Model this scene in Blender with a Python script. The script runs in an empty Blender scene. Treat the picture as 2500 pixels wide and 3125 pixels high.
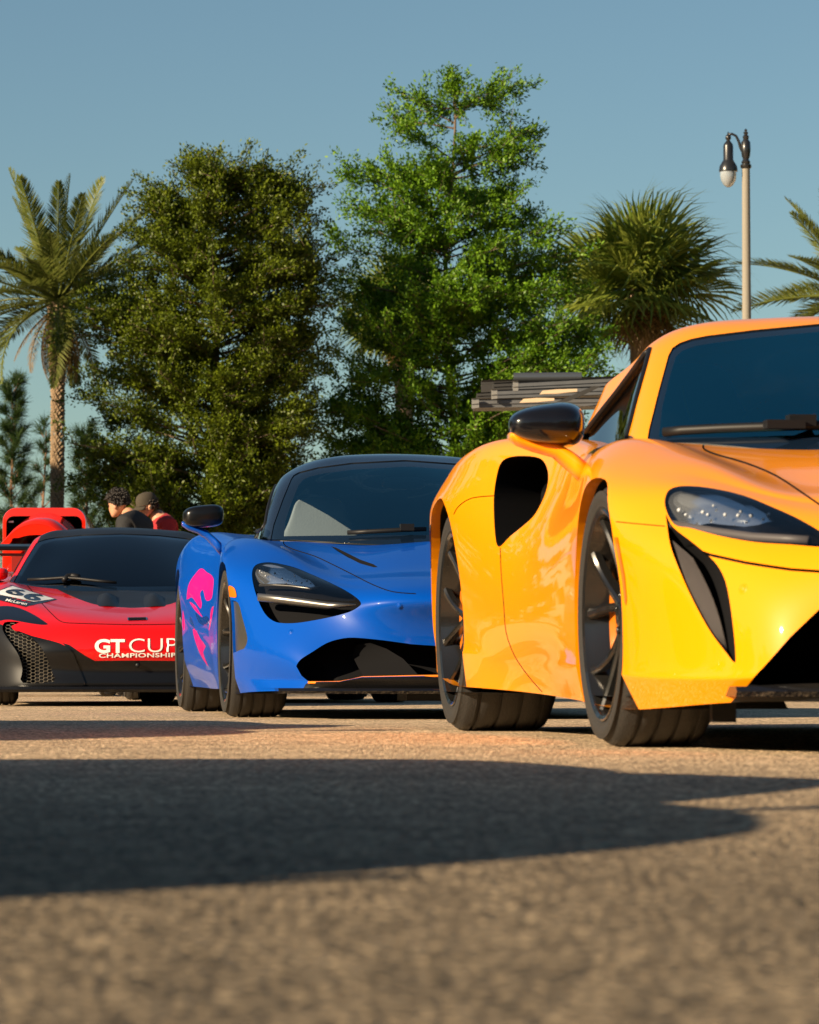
import bpy, bmesh, math, random
import numpy as np
from mathutils import Vector, Matrix
from mathutils.bvhtree import BVHTree
from mathutils.interpolate import poly_3d_calc

# ------------------------------------------------------------------ camera
F_PX, CX, CY, Y_HOR, CAM_H = 10680.0, 1250.0, 1562.5, 2070.0, 0.168
PITCH = math.atan((Y_HOR - CY) / F_PX)
SC = bpy.context.scene
COL = SC.collection
cam_data = bpy.data.cameras.new('camera')
cam = bpy.data.objects.new('camera', cam_data)
COL.objects.link(cam)
cam.location = (0, 0, CAM_H)
cam.rotation_euler = (math.pi / 2 + PITCH, 0, 0)
cam_data.sensor_fit = 'HORIZONTAL'
cam_data.sensor_width = 24.0
cam_data.lens = 24.0 * F_PX / 2500.0
cam_data.clip_start = 0.05
cam_data.clip_end = 5000
cam_data.dof.use_dof = True
cam_data.dof.focus_distance = 16.0
cam_data.dof.aperture_fstop = 10.5
SC.camera = cam

# ------------------------------------------------------------------ sky, sun, exposure
SUN_EL, SUN_AZ = math.radians(22), math.radians(56)   # azimuth: to the left of straight behind the camera
SUN_DIR = Vector((-math.sin(SUN_AZ) * math.cos(SUN_EL), -math.cos(SUN_AZ) * math.cos(SUN_EL), math.sin(SUN_EL)))
world = bpy.data.worlds.new('World')
SC.world = world
world.use_nodes = True
wn, wl = world.node_tree.nodes, world.node_tree.links
bg = wn['Background']
sky = wn.new('ShaderNodeTexSky')
sky.sky_type = 'NISHITA'
sky.sun_disc = False
sky.sun_elevation = SUN_EL
sky.sun_rotation = math.atan2(SUN_DIR.x, SUN_DIR.y)
sky.air_density = 1.0
sky.dust_density = 0.5
sky.ozone_density = 1.3
grade = wn.new('ShaderNodeMix')
grade.data_type = 'RGBA'
grade.blend_type = 'MULTIPLY'
grade.inputs[0].default_value = 1.0
grade.inputs[7].default_value = (0.73, 0.86, 0.86, 1)
wl.new(sky.outputs[0], grade.inputs[6])
wl.new(grade.outputs[2], bg.inputs[0])
bg.inputs[1].default_value = 0.05
sun_data = bpy.data.lights.new('sun', 'SUN')
sun_data.energy = 5.0
sun_data.angle = math.radians(0.5)
sun_data.color = (1.0, 0.80, 0.54)
sun = bpy.data.objects.new('sun', sun_data)
COL.objects.link(sun)
sun.rotation_euler = (-SUN_DIR).to_track_quat('-Z', 'Y').to_euler()
sun.location = (-20, -20, 30)
SC.view_settings.view_transform = 'Standard'
SC.view_settings.look = 'None'
SC.view_settings.exposure = 1.0
SC.view_settings.gamma = 1.0
SC.cycles.use_denoising = True
SC.cycles.max_bounces = 8
SC.cycles.transparent_max_bounces = 16
SC.cycles.sample_clamp_indirect = 6.0
SC.cycles.caustics_reflective = False
SC.cycles.caustics_refractive = False
# ------------------------------------------------------------------ pixel <-> world
_cp, _sp = math.cos(PITCH), math.sin(PITCH)
C_POS = np.array([0, 0, CAM_H])
C_R, C_F, C_U = np.array([1., 0, 0]), np.array([0, _cp, _sp]), np.array([0, -_sp, _cp])

def ray(px, py):
    return C_F + (px - CX) / F_PX * C_R - (py - CY) / F_PX * C_U

def at_depth(px, py, D):
    """world point seen at a pixel, at ground distance D along +Y"""
    d = ray(px, py)
    return C_POS + d * (D / d[1])

def px_of(P):
    P = np.asarray(P, float) - C_POS
    w = P @ C_F
    return np.stack([CX + F_PX * (P @ C_R) / w, CY - F_PX * (P @ C_U) / w], -1)

# ------------------------------------------------------------------ materials
def new_mat(name):
    m = bpy.data.materials.new(name)
    m.use_nodes = True
    return m, m.node_tree.nodes, m.node_tree.links, m.node_tree.nodes['Principled BSDF']

def simple(name, col, rough=0.5, metal=0.0, spec=0.5, coat=0.0, bump=None, emit=None, var=0.0, vscale=20):
    m, n, l, b = new_mat(name)
    b.inputs['Base Color'].default_value = (*col, 1)
    b.inputs['Roughness'].default_value = rough
    b.inputs['Metallic'].default_value = metal
    b.inputs['Specular IOR Level'].default_value = spec
    b.inputs['Coat Weight'].default_value = coat
    b.inputs['Coat Roughness'].default_value = 0.03
    if emit:
        b.inputs['Emission Color'].default_value = (*emit[0], 1)
        b.inputs['Emission Strength'].default_value = emit[1]
    if bump or var:
        tc = n.new('ShaderNodeTexCoord')
        nz = n.new('ShaderNodeTexNoise')
        nz.inputs['Scale'].default_value = bump[0] if bump else vscale
        nz.inputs['Detail'].default_value = 6
        l.new(tc.outputs['Object'], nz.inputs['Vector'])
        if bump:
            bp = n.new('ShaderNodeBump')
            bp.inputs['Strength'].default_value = bump[1]
            bp.inputs['Distance'].default_value = 0.01
            l.new(nz.outputs[0], bp.inputs['Height'])
            l.new(bp.outputs[0], b.inputs['Normal'])
        if var:
            mx = n.new('ShaderNodeMix'); mx.data_type = 'RGBA'
            mx.inputs[6].default_value = (*[c * (1 - var) for c in col], 1)
            mx.inputs[7].default_value = (*[min(1, c * (1 + var)) for c in col], 1)
            l.new(nz.outputs[0], mx.inputs[0])
            l.new(mx.outputs[2], b.inputs['Base Color'])
    return m

def paint(name, col, flake=0.0, rough=0.35, peel=0.002, coat=1.0, coat_rough=0.02):
    m, n, l, b = new_mat(name)
    b.inputs['Base Color'].default_value = (*col, 1)
    b.inputs['Roughness'].default_value = rough
    b.inputs['Metallic'].default_value = flake
    b.inputs['Specular IOR Level'].default_value = 0.1
    b.inputs['Coat Weight'].default_value = coat
    b.inputs['Coat Roughness'].default_value = coat_rough
    b.inputs['Coat IOR'].default_value = 1.5
    tc = n.new('ShaderNodeTexCoord')
    nz = n.new('ShaderNodeTexNoise'); nz.inputs['Scale'].default_value = 5.0; nz.inputs['Detail'].default_value = 2
    l.new(tc.outputs['Object'], nz.inputs['Vector'])
    bp = n.new('ShaderNodeBump'); bp.inputs['Strength'].default_value = 0.25; bp.inputs['Distance'].default_value = peel
    l.new(nz.outputs[0], bp.inputs['Height'])
    l.new(bp.outputs[0], b.inputs['Coat Normal'])
    # thin film of dust dulls the clear coat unevenly
    n2 = n.new('ShaderNodeTexNoise'); n2.inputs['Scale'].default_value = 3.0; n2.inputs['Detail'].default_value = 8
    l.new(tc.outputs['Object'], n2.inputs['Vector'])
    mr = n.new('ShaderNodeMapRange'); mr.inputs[3].default_value = coat_rough * 0.5; mr.inputs[4].default_value = coat_rough * 2.5
    l.new(n2.outputs[0], mr.inputs[0]); l.new(mr.outputs[0], b.inputs['Coat Roughness'])
    return m

def glass(name, tint, rough=0.0, refl=1.0, ior=1.5):
    """thin pane: fresnel reflection over tinted see-through"""
    m, n, l, b = new_mat(name)
    n.remove(b)
    out = n['Material Output']
    tr = n.new('ShaderNodeBsdfTransparent'); tr.inputs[0].default_value = (*tint, 1)
    gl = n.new('ShaderNodeBsdfGlossy'); gl.inputs['Roughness'].default_value = rough
    gl.inputs[0].default_value = (*refl, 1) if hasattr(refl, '__len__') else (refl, refl, refl, 1)
    fr = n.new('ShaderNodeFresnel'); fr.inputs[0].default_value = ior
    mx = n.new('ShaderNodeMixShader')
    l.new(fr.outputs[0], mx.inputs[0]); l.new(tr.outputs[0], mx.inputs[1]); l.new(gl.outputs[0], mx.inputs[2])
    l.new(mx.outputs[0], out.inputs[0])
    return m

def carbon(name, col=(0.012, 0.012, 0.014), scale=160, rough=0.28):
    m, n, l, b = new_mat(name)
    tc = n.new('ShaderNodeTexCoord')
    ck = n.new('ShaderNodeTexChecker'); ck.inputs['Scale'].default_value = scale
    ck.inputs[1].default_value = (*col, 1); ck.inputs[2].default_value = (*[c * 1.8 + 0.002 for c in col], 1)
    l.new(tc.outputs['Object'], ck.inputs['Vector'])
    l.new(ck.outputs[0], b.inputs['Base Color'])
    b.inputs['Roughness'].default_value = rough
    b.inputs['Specular IOR Level'].default_value = 0.3
    b.inputs['Coat Weight'].default_value = 0.12
    b.inputs['Coat Roughness'].default_value = 0.12
    return m

def leaf_mat(name, c1, c2, trans=0.35, rough=0.45):
    m, n, l, b = new_mat(name)
    out = n['Material Output']
    oi = n.new('ShaderNodeNewGeometry')
    mx = n.new('ShaderNodeMix'); mx.data_type = 'RGBA'
    mx.inputs[6].default_value = (*c1, 1); mx.inputs[7].default_value = (*c2, 1)
    l.new(oi.outputs['Random Per Island'], mx.inputs[0])
    l.new(mx.outputs[2], b.inputs['Base Color'])
    b.inputs['Roughness'].default_value = rough
    b.inputs['Specular IOR Level'].default_value = 0.25
    tl = n.new('ShaderNodeBsdfTranslucent')
    l.new(mx.outputs[2], tl.inputs[0])
    ms = n.new('ShaderNodeMixShader'); ms.inputs[0].default_value = trans
    l.new(b.outputs[0], ms.inputs[1]); l.new(tl.outputs[0], ms.inputs[2])
    l.new(ms.outputs[0], out.inputs[0])
    return m

# ------------------------------------------------------------------ objects
def tag(o, label=None, cat=None, group=None, kind=None):
    if label: o['label'] = label
    if cat: o['category'] = cat
    if group: o['group'] = group
    if kind: o['kind'] = kind
    return o

def empty(name, loc=(0, 0, 0), rz=0.0):
    o = bpy.data.objects.new(name, None)
    COL.objects.link(o)
    o.location = loc
    o.rotation_euler = (0, 0, rz)
    o.empty_display_size = 0.2
    return o

def link(name, me, parent=None, mat=None):
    if mat is not None:
        for m in (mat if isinstance(mat, (list, tuple)) else [mat]):
            me.materials.append(m)
    o = bpy.data.objects.new(name, me)
    COL.objects.link(o)
    if parent is not None:
        o.parent = parent
    return o

def mesh(name, verts, faces, mat=None, parent=None, smooth=True, normals=None, mat_idx=None):
    me = bpy.data.meshes.new(name)
    me.from_pydata([tuple(v) for v in verts], [], [tuple(f) for f in faces])
    if smooth:
        me.polygons.foreach_set('use_smooth', [True] * len(me.polygons))
    if mat_idx is not None:
        me.polygons.foreach_set('material_index', mat_idx)
    me.update()
    if normals is not None:
        me.normals_split_custom_set_from_vertices([tuple(n) for n in normals])
    return link(name, me, parent, mat)

def mesh_np(name, V, Fc, mat=None, parent=None, smooth=False):
    """fast mesh from numpy arrays; Fc is (n,k)"""
    V = np.ascontiguousarray(V, np.float32); Fc = np.ascontiguousarray(Fc, np.int32)
    me = bpy.data.meshes.new(name)
    me.vertices.add(len(V)); me.vertices.foreach_set('co', V.ravel())
    k = Fc.shape[1]
    me.loops.add(Fc.size); me.loops.foreach_set('vertex_index', Fc.ravel())
    me.polygons.add(len(Fc))
    me.polygons.foreach_set('loop_start', np.arange(0, Fc.size, k, dtype=np.int32))
    me.polygons.foreach_set('use_smooth', np.full(len(Fc), smooth))
    me.update(calc_edges=True)
    me.validate()
    return link(name, me, parent, mat)

class MB:
    """collects simple shapes into one mesh"""
    def __init__(s): s.v, s.f = [], []
    def add(s, V, Fc):
        o = len(s.v); s.v += [tuple(map(float, p)) for p in V]; s.f += [tuple(i + o for i in f) for f in Fc]
        return s
    def box(s, c, d, rot=None):
        P = [Vector((x * d[0] / 2, y * d[1] / 2, z * d[2] / 2)) for x in (-1, 1) for y in (-1, 1) for z in (-1, 1)]
        if rot is not None: P = [rot @ p for p in P]
        return s.add([p + Vector(c) for p in P], [(0, 1, 3, 2), (4, 6, 7, 5), (0, 4, 5, 1), (2, 3, 7, 6), (0, 2, 6, 4), (1, 5, 7, 3)])
    def tube(s, pts, rad, seg=8, caps=True, flat=1.0, up=None):
        pts = [Vector(p) for p in pts]
        if not hasattr(rad, '__len__'): rad = [rad] * len(pts)
        rings = []
        up = Vector(up) if up else Vector((0, 0, 1))
        for i, p in enumerate(pts):
            t = (pts[min(i + 1, len(pts) - 1)] - pts[max(i - 1, 0)]).normalized()
            a = t.cross(up)
            if a.length < 1e-3: a = t.cross(Vector((1, 0, 0)))
            a.normalize(); b = a.cross(t).normalized()
            rings.append([p + (a * math.cos(2 * math.pi * k / seg) + b * flat * math.sin(2 * math.pi * k / seg)) * rad[i] for k in range(seg)])
        Fc = [(i * seg + k, i * seg + (k + 1) % seg, (i + 1) * seg + (k + 1) % seg, (i + 1) * seg + k)
              for i in range(len(pts) - 1) for k in range(seg)]
        if caps:
            Fc += [tuple(range(seg - 1, -1, -1)), tuple((len(pts) - 1) * seg + k for k in range(seg))]
        return s.add([p for r in rings for p in r], Fc)
    def lathe(s, prof, seg=24, M=None, closed=False):
        """profile of (r, h) turned about local z"""
        V = [(r * math.cos(2 * math.pi * k / seg), r * math.sin(2 * math.pi * k / seg), h) for r, h in prof for k in range(seg)]
        if M is not None: V = [M @ Vector(p) for p in V]
        n = len(prof)
        Fc = [(i * seg + k, i * seg + (k + 1) % seg, ((i + 1) % n) * seg + (k + 1) % seg, ((i + 1) % n) * seg + k)
              for i in range(n if closed else n - 1) for k in range(seg)]
        return s.add(V, Fc)
    def build(s, name, mat=None, parent=None, smooth=False, sharp=None):
        o = mesh(name, s.v, s.f, mat, parent, smooth)
        if sharp: o.data.set_sharp_from_angle(angle=math.radians(sharp))
        return o

def bevel(o, w=0.01, seg=2, ang=40):
    m = o.modifiers.new('bevel', 'BEVEL'); m.width = w; m.segments = seg; m.limit_method = 'ANGLE'; m.angle_limit = math.radians(ang)
    return o

# ------------------------------------------------------------------ spline surfaces
def _basis(n, sub, lo=0):
    t = np.arange((n - 1) * sub + 1) / sub
    i = np.minimum(t.astype(int), n - 2); x = t - i
    B = np.zeros((len(t), n + 2)); r = np.arange(len(t))
    B[r, i] = (1 - x) ** 3 / 6
    B[r, i + 1] = (3 * x ** 3 - 6 * x ** 2 + 4) / 6
    B[r, i + 2] = (-3 * x ** 3 + 3 * x ** 2 + 3 * x + 1) / 6
    B[r, i + 3] = x ** 3 / 6
    return B

MIR = np.array([1, -1, 1.])
def _pad(P, top_mirror=True):
    a = np.concatenate([(P[:, 1] * MIR)[:, None], P, (P[:, -2] * MIR)[:, None]], 1)
    top = (a[-2] * MIR)[None] if top_mirror else (2 * a[-1] - a[-2])[None]
    return np.concatenate([(2 * a[0] - a[1])[None], a, top], 0)

def bsurf(P, sb, sc, iters=2, lam=0.75, top_mirror=True):
    """P (belts, columns, 3) in (u, v, z) -> dense smooth grid through (nearly) these points"""
    P = np.asarray(P, float); C = P.copy()
    K, N = P.shape[:2]
    nb, nc = _basis(K, 1), _basis(N, 1)
    for _ in range(iters):
        S = np.einsum('ab,bcd,ec->aed', nb, _pad(C, top_mirror), nc)
        C = C + lam * (P - S)
    return np.einsum('ab,bcd,ec->aed', _basis(K, sb), _pad(C, top_mirror), _basis(N, sc))

class Car:
    """u forward from the front axle, v to the car's right, z up; mesh coordinates are (u, -v, z)"""
    def __init__(s, O, theta):
        th = math.radians(theta)
        s.O = np.array([O[0], O[1], 0.0])
        s.F = np.array([math.sin(th), -math.cos(th), 0]); s.R = np.array([-math.cos(th), -math.sin(th), 0])
        s.rz = math.atan2(s.F[1], s.F[0])
        s.B = np.stack([s.F, -s.R, np.array([0, 0, 1.])], 0)      # rows: mesh axes in world
        s.cam = s.B @ (C_POS - s.O)
        s.root = None
    def p(s, px, py, u):
        """(u, v, z) of the point seen at a pixel, given how far along the car it lies"""
        d = s.B @ ray(px, py)
        k = (u - s.cam[0]) / d[0]
        q = s.cam + d * k
        return (u, -q[1], q[2])
    def px(s, Q):
        return px_of(s.O + np.asarray(Q, float) @ s.B)
    def dirs(s, px, py):
        return s.B @ ray(px, py)

class Surf:
    """half a body shell that can be cut along outlines"""
    def __init__(s, car, G):
        s.car = car
        K, N = G.shape[:2]
        V = G.reshape(-1, 3) * np.array([1, -1, 1])
        Fc = [(i * N + j, (i + 1) * N + j, (i + 1) * N + j + 1, i * N + j + 1) for i in range(K - 1) for j in range(N - 1)]
        s.bm = bmesh.new()
        vs = [s.bm.verts.new(v) for v in V]
        for f in Fc:
            try: s.bm.faces.new([vs[i] for i in f])
            except ValueError: pass
        bmesh.ops.remove_doubles(s.bm, verts=s.bm.verts, dist=1e-5)
        bmesh.ops.dissolve_degenerate(s.bm, edges=s.bm.edges, dist=1e-6)
        s.bm.normal_update()
        s.base_v = [v.co.copy() for v in s.bm.verts]
        s.bm.verts.index_update()
        s.base_n = [v.normal.copy() for v in s.bm.verts]
        # at the mirror plane the shading normal has no sideways part
        for i, c in enumerate(s.base_v):
            if abs(c.y) < 1e-4:
                n = s.base_n[i]; n.y = 0
                if n.length > 1e-6: n.normalize()
        s.base_f = [tuple(v.index for v in f.verts) for f in s.bm.faces]
        s.bvh = BVHTree.FromPolygons(s.base_v, s.base_f)
    def normal_at(s, co):
        q, n, i, d = s.bvh.find_nearest(co)
        if i is None: return Vector((0, 0, 1))
        f = s.base_f[i]
        w = poly_3d_calc([s.base_v[k] for k in f], q)
        r = Vector((0, 0, 0))
        for k, ww in zip(f, w): r += s.base_n[k] * ww
        return r.normalized() if r.length > 1e-9 else n
    def hit(s, px, py, u=None):
        """point of the uncut surface seen at a pixel"""
        d = Vector(s.car.dirs(px, py)).normalized()
        q, n, i, dist = s.bvh.ray_cast(Vector(s.car.cam), d)
        return q
    def cut(s, poly, urange=(-9, 9), side=False, facing=True, zmin=-9, vmin=-9):
        """cut along a closed outline (photo pixels, or (u, z) when side) and return the faces inside"""
        poly = [Vector(p) for p in poly]
        n = len(poly)
        cam = Vector(s.car.cam)
        if side: pr = lambda co: Vector((co.x, co.z))
        else:
            B, O = s.car.B, s.car.O
            def pr(co):
                q = px_of(O + np.array(co) @ B); return Vector(q)
        cache = {}
        def pp(v):
            k = (v.co.x, v.co.y, v.co.z)
            r = cache.get(k)
            if r is None: r = cache[k] = pr(v.co)
            return r
        lo = Vector((min(p.x for p in poly), min(p.y for p in poly))); hi = Vector((max(p.x for p in poly), max(p.y for p in poly)))
        # vectorised preselection
        s.bm.verts.index_update(); s.bm.verts.ensure_lookup_table(); s.bm.faces.ensure_lookup_table()
        co = np.array([v.co[:] for v in s.bm.verts])
        P2 = co[:, [0, 2]] if side else s.car.px(co)
        S = set()
        for f in s.bm.faces:
            c = f.calc_center_median()
            if not (urange[0] <= c.x <= urange[1]) or c.z < zmin or -c.y < vmin: continue
            if facing and not side and f.normal.dot(cam - c) <= 0: continue
            ix = [v.index for v in f.verts]
            q = P2[ix]; a, b = q.min(0), q.max(0)
            if a[0] <= hi.x and b[0] >= lo.x and a[1] <= hi.y and b[1] >= lo.y: S.add(f)
        for i in range(n):
            a, b = poly[i], poly[(i + 1) % n]
            if (a - b).length < 1e-6: continue
            l2 = Vector((min(a.x, b.x), min(a.y, b.y))); h2 = Vector((max(a.x, b.x), max(a.y, b.y)))
            sub = []
            for f in S:
                if not f.is_valid: continue
                q = [pp(v) for v in f.verts]
                if min(k.x for k in q) <= h2.x and max(k.x for k in q) >= l2.x and min(k.y for k in q) <= h2.y and max(k.y for k in q) >= l2.y:
                    sub.append(f)
            if not sub: continue
            if side:
                e = b - a; pc = Vector((a.x, 0, a.y)); pn = Vector((-e.y, 0, e.x)).normalized()
            else:
                d1, d2 = Vector(s.car.dirs(*a)), Vector(s.car.dirs(*b))
                pc = cam; pn = d1.cross(d2).normalized()
            g = list({e for f in sub for e in f.edges} | {v for f in sub for v in f.verts}) + sub
            r = bmesh.ops.bisect_plane(s.bm, geom=g, plane_co=pc, plane_no=pn, dist=1e-6)
            S = {f for f in S if f.is_valid} | {x for x in r['geom'] if isinstance(x, bmesh.types.BMFace)}
        inside = []
        for f in S:
            if not f.is_valid: continue
            q = pr(f.calc_center_median())
            x = False
            for i in range(n):
                a, b = poly[i], poly[i - 1]
                if (a.y > q.y) != (b.y > q.y) and q.x < (b.x - a.x) * (q.y - a.y) / (b.y - a.y) + a.x: x = not x
            if x: inside.append(f)
        return inside
    def take(s, faces):
        """lift faces out of the shell -> Patch"""
        fs = set(faces)
        vi, V, Fc, E = {}, [], [], []
        def ix(v):
            k = vi.get(v)
            if k is None:
                k = vi[v] = len(V); V.append(v.co.copy())
            return k
        for f in faces: Fc.append(tuple(ix(v) for v in f.verts))
        for f in faces:
            for lp in f.loops:
                e = lp.edge
                if sum(1 for g in e.link_faces if g in fs) == 1 and not (abs(e.verts[0].co.y) < 1e-4 and abs(e.verts[1].co.y) < 1e-4):
                    E.append((vi[lp.vert], vi[lp.link_loop_next.vert]))
        bmesh.ops.delete(s.bm, geom=list(fs), context='FACES')
        return Patch(s, V, Fc, E)
    def open_top(s, K, margin=.03):
        """remove the deck under the cabin: faces inside the cabin's base outline"""
        poly = [(p[0], p[1]) for p in K[0]]
        poly = [poly[0]] + poly + [poly[-1]]
        cu = sum(p[0] for p in poly) / len(poly)
        pl = [(cu + (u - cu) * .96, max(0, v - margin) if v > 0 else -.1) for u, v in poly]
        kill = []
        for f in s.bm.faces:
            c = f.calc_center_median(); x, y = c.x, -c.y; r = False
            if c.z < .5: continue
            for i in range(len(pl)):
                a, b = pl[i], pl[i - 1]
                if (a[1] > y) != (b[1] > y) and x < (b[0] - a[0]) * (y - a[1]) / (b[1] - a[1]) + a[0]: r = not r
            if r: kill.append(f)
        bmesh.ops.delete(s.bm, geom=kill, context='FACES')
    def patch(s):
        s.bm.verts.index_update()
        return Patch(s, [v.co.copy() for v in s.bm.verts if True], [tuple(v.index for v in f.verts) for f in s.bm.faces], [])

class Patch:
    def __init__(s, surf, V, Fc, E): s.surf, s.v, s.f, s.e = surf, V, Fc, E
    def edge_tubes(s, rad, lift=0.0):
        """closed trim tube along the outline"""
        nx = dict(s.e); m = MB()
        if not nx: return m
        st = next(iter(nx)); loop = [st]; k = nx[st]
        while k != st and k in nx and len(loop) < 4000: loop.append(k); k = nx[k]
        P = [s.v[i] + s.surf.normal_at(s.v[i]) * lift for i in loop]
        Q = [P[0]]
        for p in P[1:]:
            if (p - Q[-1]).length > rad * .8: Q.append(p)
        m.tube(Q + [Q[0]], rad, 6, False)
        return m
    def moved(s, fn):
        return Patch(s.surf, [Vector(fn(v)) for v in s.v], s.f, s.e)
    def inset(s, d):
        """pushed along the surface normal (negative = inward)"""
        return Patch(s.surf, [v + s.surf.normal_at(v) * d for v in s.v], s.f, s.e)
    def walls(s, fn, steps=1):
        """skirt from the outline to where fn sends it"""
        V, Fc, ids = [], [], {}
        def ix(a):
            if a not in ids:
                ids[a] = len(V); V.append(s.v[a]); V.append(Vector(fn(s.v[a])))
            return ids[a]
        for a, b in s.e:
            i, j = ix(a), ix(b)
            Fc.append((j, i, i + 1, j + 1))
        return Patch(s.surf, V, Fc, [])
    def build(s, name, mat, parent, mode='join', shade='surf', flip=False, thick=0.0):
        """mode join: both halves in one mesh; pair: one object a side; one: this side only"""
        V, Fc = s.v, [f[::-1] for f in s.f] if flip else s.f
        if not V: return None
        nrm = [s.surf.normal_at(v) for v in V] if shade == 'surf' else None
        if nrm and flip: nrm = [-n for n in nrm]
        outs = []
        def mk(V, Fc, N):
            o = mesh(name, V, Fc, mat, parent, True, N)
            if shade == 'auto': o.data.set_sharp_from_angle(angle=math.radians(35))
            outs.append(o); return o
        mv = [Vector((v.x, -v.y, v.z)) for v in V]; mf = [f[::-1] for f in Fc]
        mn = [Vector((n.x, -n.y, n.z)) for n in nrm] if nrm else None
        if mode == 'join' and not any(abs(v.y) < 1e-4 for v in V): mode = 'pair'
        if mode == 'one': mk(V, Fc, nrm)
        elif mode == 'pair': mk(V, Fc, nrm); mk(mv, mf, mn)
        else:
            # weld the halves along the middle plane
            o = len(V); ids = []; ev, en = [], []
            for i, v in enumerate(V):
                if abs(v.y) < 1e-4: ids.append(i)
                else: ids.append(o + len(ev)); ev.append(mv[i]); en.append(mn[i] if mn else None)
            mk(list(V) + ev, list(Fc) + [tuple(ids[i] for i in f) for f in mf], nrm + en if nrm else None)
        if thick:
            for o in outs:
                m = o.modifiers.new('thickness', 'SOLIDIFY'); m.thickness = thick; m.offset = -1
        return outs

def sub_surf(T, pt):
    """a Surf made of a lifted patch, shaded like the surface it came from"""
    w = Surf.__new__(Surf); w.car, w.bvh, w.base_f, w.base_v, w.base_n = T.car, T.bvh, T.base_f, T.base_v, T.base_n
    w.bm = bmesh.new(); vs = [w.bm.verts.new(v) for v in pt.v]
    for f in pt.f:
        try: w.bm.faces.new([vs[i] for i in f])
        except ValueError: pass
    bmesh.ops.remove_doubles(w.bm, verts=w.bm.verts, dist=1e-6)
    w.bm.normal_update()
    return w

def both(fn):
    """call a part builder once for each side of a car: fn(sign) with sign -1 = the car's right (mesh y negative)"""
    for sg in (-1, 1): fn(sg)

def strip(pts, w):
    """thin closed outline around a polyline, for shut lines"""
    P = [Vector(p) for p in pts]; L, R_ = [], []
    for i, p in enumerate(P):
        t = (P[min(i + 1, len(P) - 1)] - P[max(i - 1, 0)]).normalized(); nrm = Vector((-t.y, t.x))
        L.append(p + nrm * w / 2); R_.append(p - nrm * w / 2)
    return L + R_[::-1]

def smooth_poly(pts, sub=4, closed=True):
    """Catmull-Rom through an outline"""
    P = [Vector(p) for p in pts]; n = len(P); out = []
    for i in range(n if closed else n - 1):
        g = (lambda k: P[k % n]) if closed else (lambda k: P[max(0, min(n - 1, k))])
        a, b, c, d = g(i - 1), g(i), g(i + 1), g(i + 2)
        for k in range(sub):
            t = k / sub
            out.append(0.5 * ((2 * b) + (c - a) * t + (2 * a - 5 * b + 4 * c - d) * t * t + (3 * b - a - 3 * c + d) * t ** 3))
    if not closed: out.append(P[-1])
    return out
# ------------------------------------------------------------------ shared materials for the cars
M = {}
M['black'] = simple('black_plastic', (0.007, 0.007, 0.008), 0.5, spec=.3)
M['void'] = simple('dark_cavity', (0.006, 0.006, 0.007), 0.9, spec=0.1)
M['gloss_black'] = paint('gloss_black', (0.006, 0.006, 0.008), rough=0.3)
M['rubber'] = simple('tyre_rubber', (0.022, 0.020, 0.018), 0.72, bump=(180, 0.35), var=0.35, vscale=9)
M['rim'] = simple('dark_wheel', (0.050, 0.048, 0.046), 0.22, metal=0.8, coat=0.5)
M['disc'] = simple('brake_disc', (0.22, 0.21, 0.20), 0.35, metal=0.9)
M['chrome'] = simple('chrome', (0.62, 0.63, 0.65), 0.08, metal=1.0)
M['lamp_chrome'] = simple('lamp_reflector', (0.86, 0.88, 0.90), 0.08, metal=0.93, coat=.5)
M['satin'] = simple('satin_metal', (0.20, 0.19, 0.175), 0.34, metal=0.85)
M['led'] = simple('light_element', (0.85, 0.86, 0.88), 0.12, coat=1.0)  # white base stands in for the bright glints on the headlight elements
M['lamp_glass'] = glass('lamp_glass', (0.93, 0.94, 0.95))
M['screen'] = glass('windscreen_glass', (0.55, 0.66, 0.72), refl=(.42, .90, 1.0), ior=2.9)
M['screen_blue'] = glass('coated_windscreen_glass', (0.45, 0.62, 0.70), refl=(.22, .88, 1.0), ior=4.2)
M['side_glass'] = glass('side_glass', (0.10, 0.13, 0.14), ior=2.2)
M['clear_side'] = glass('clear_side_glass', (0.72, 0.76, 0.78), ior=1.6)
M['tinted'] = glass('dark_tinted_glass', (0.05, 0.065, 0.08), ior=1.6)
M['frit'] = simple('black_glass_border', (0.004, 0.010, 0.022), 0.05, spec=.9)
M['seat_dark'] = simple('dark_trim', (0.02, 0.02, 0.022), 0.6, bump=(90, 0.2))
M['seat_grey'] = simple('grey_leather', (0.46, 0.46, 0.44), 0.5, bump=(120, 0.15))
M['carbon'] = carbon('carbon_fibre', (0.003, 0.003, 0.0035))
M['amber'] = simple('amber_lens', (0.75, 0.16, 0.01), 0.12, coat=1.0)
M['red_lens'] = simple('red_lens', (0.42, 0.012, 0.01), 0.12, coat=1.0)
M['mesh_grey'] = simple('grille_mesh', (0.10, 0.085, 0.082), 0.5)
M['mirror'] = simple('mirror_glass', (0.8, 0.8, 0.8), 0.02, metal=1.0)
M['liner'] = simple('arch_liner', (0.012, 0.012, 0.012), 0.95, spec=0.1)

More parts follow.
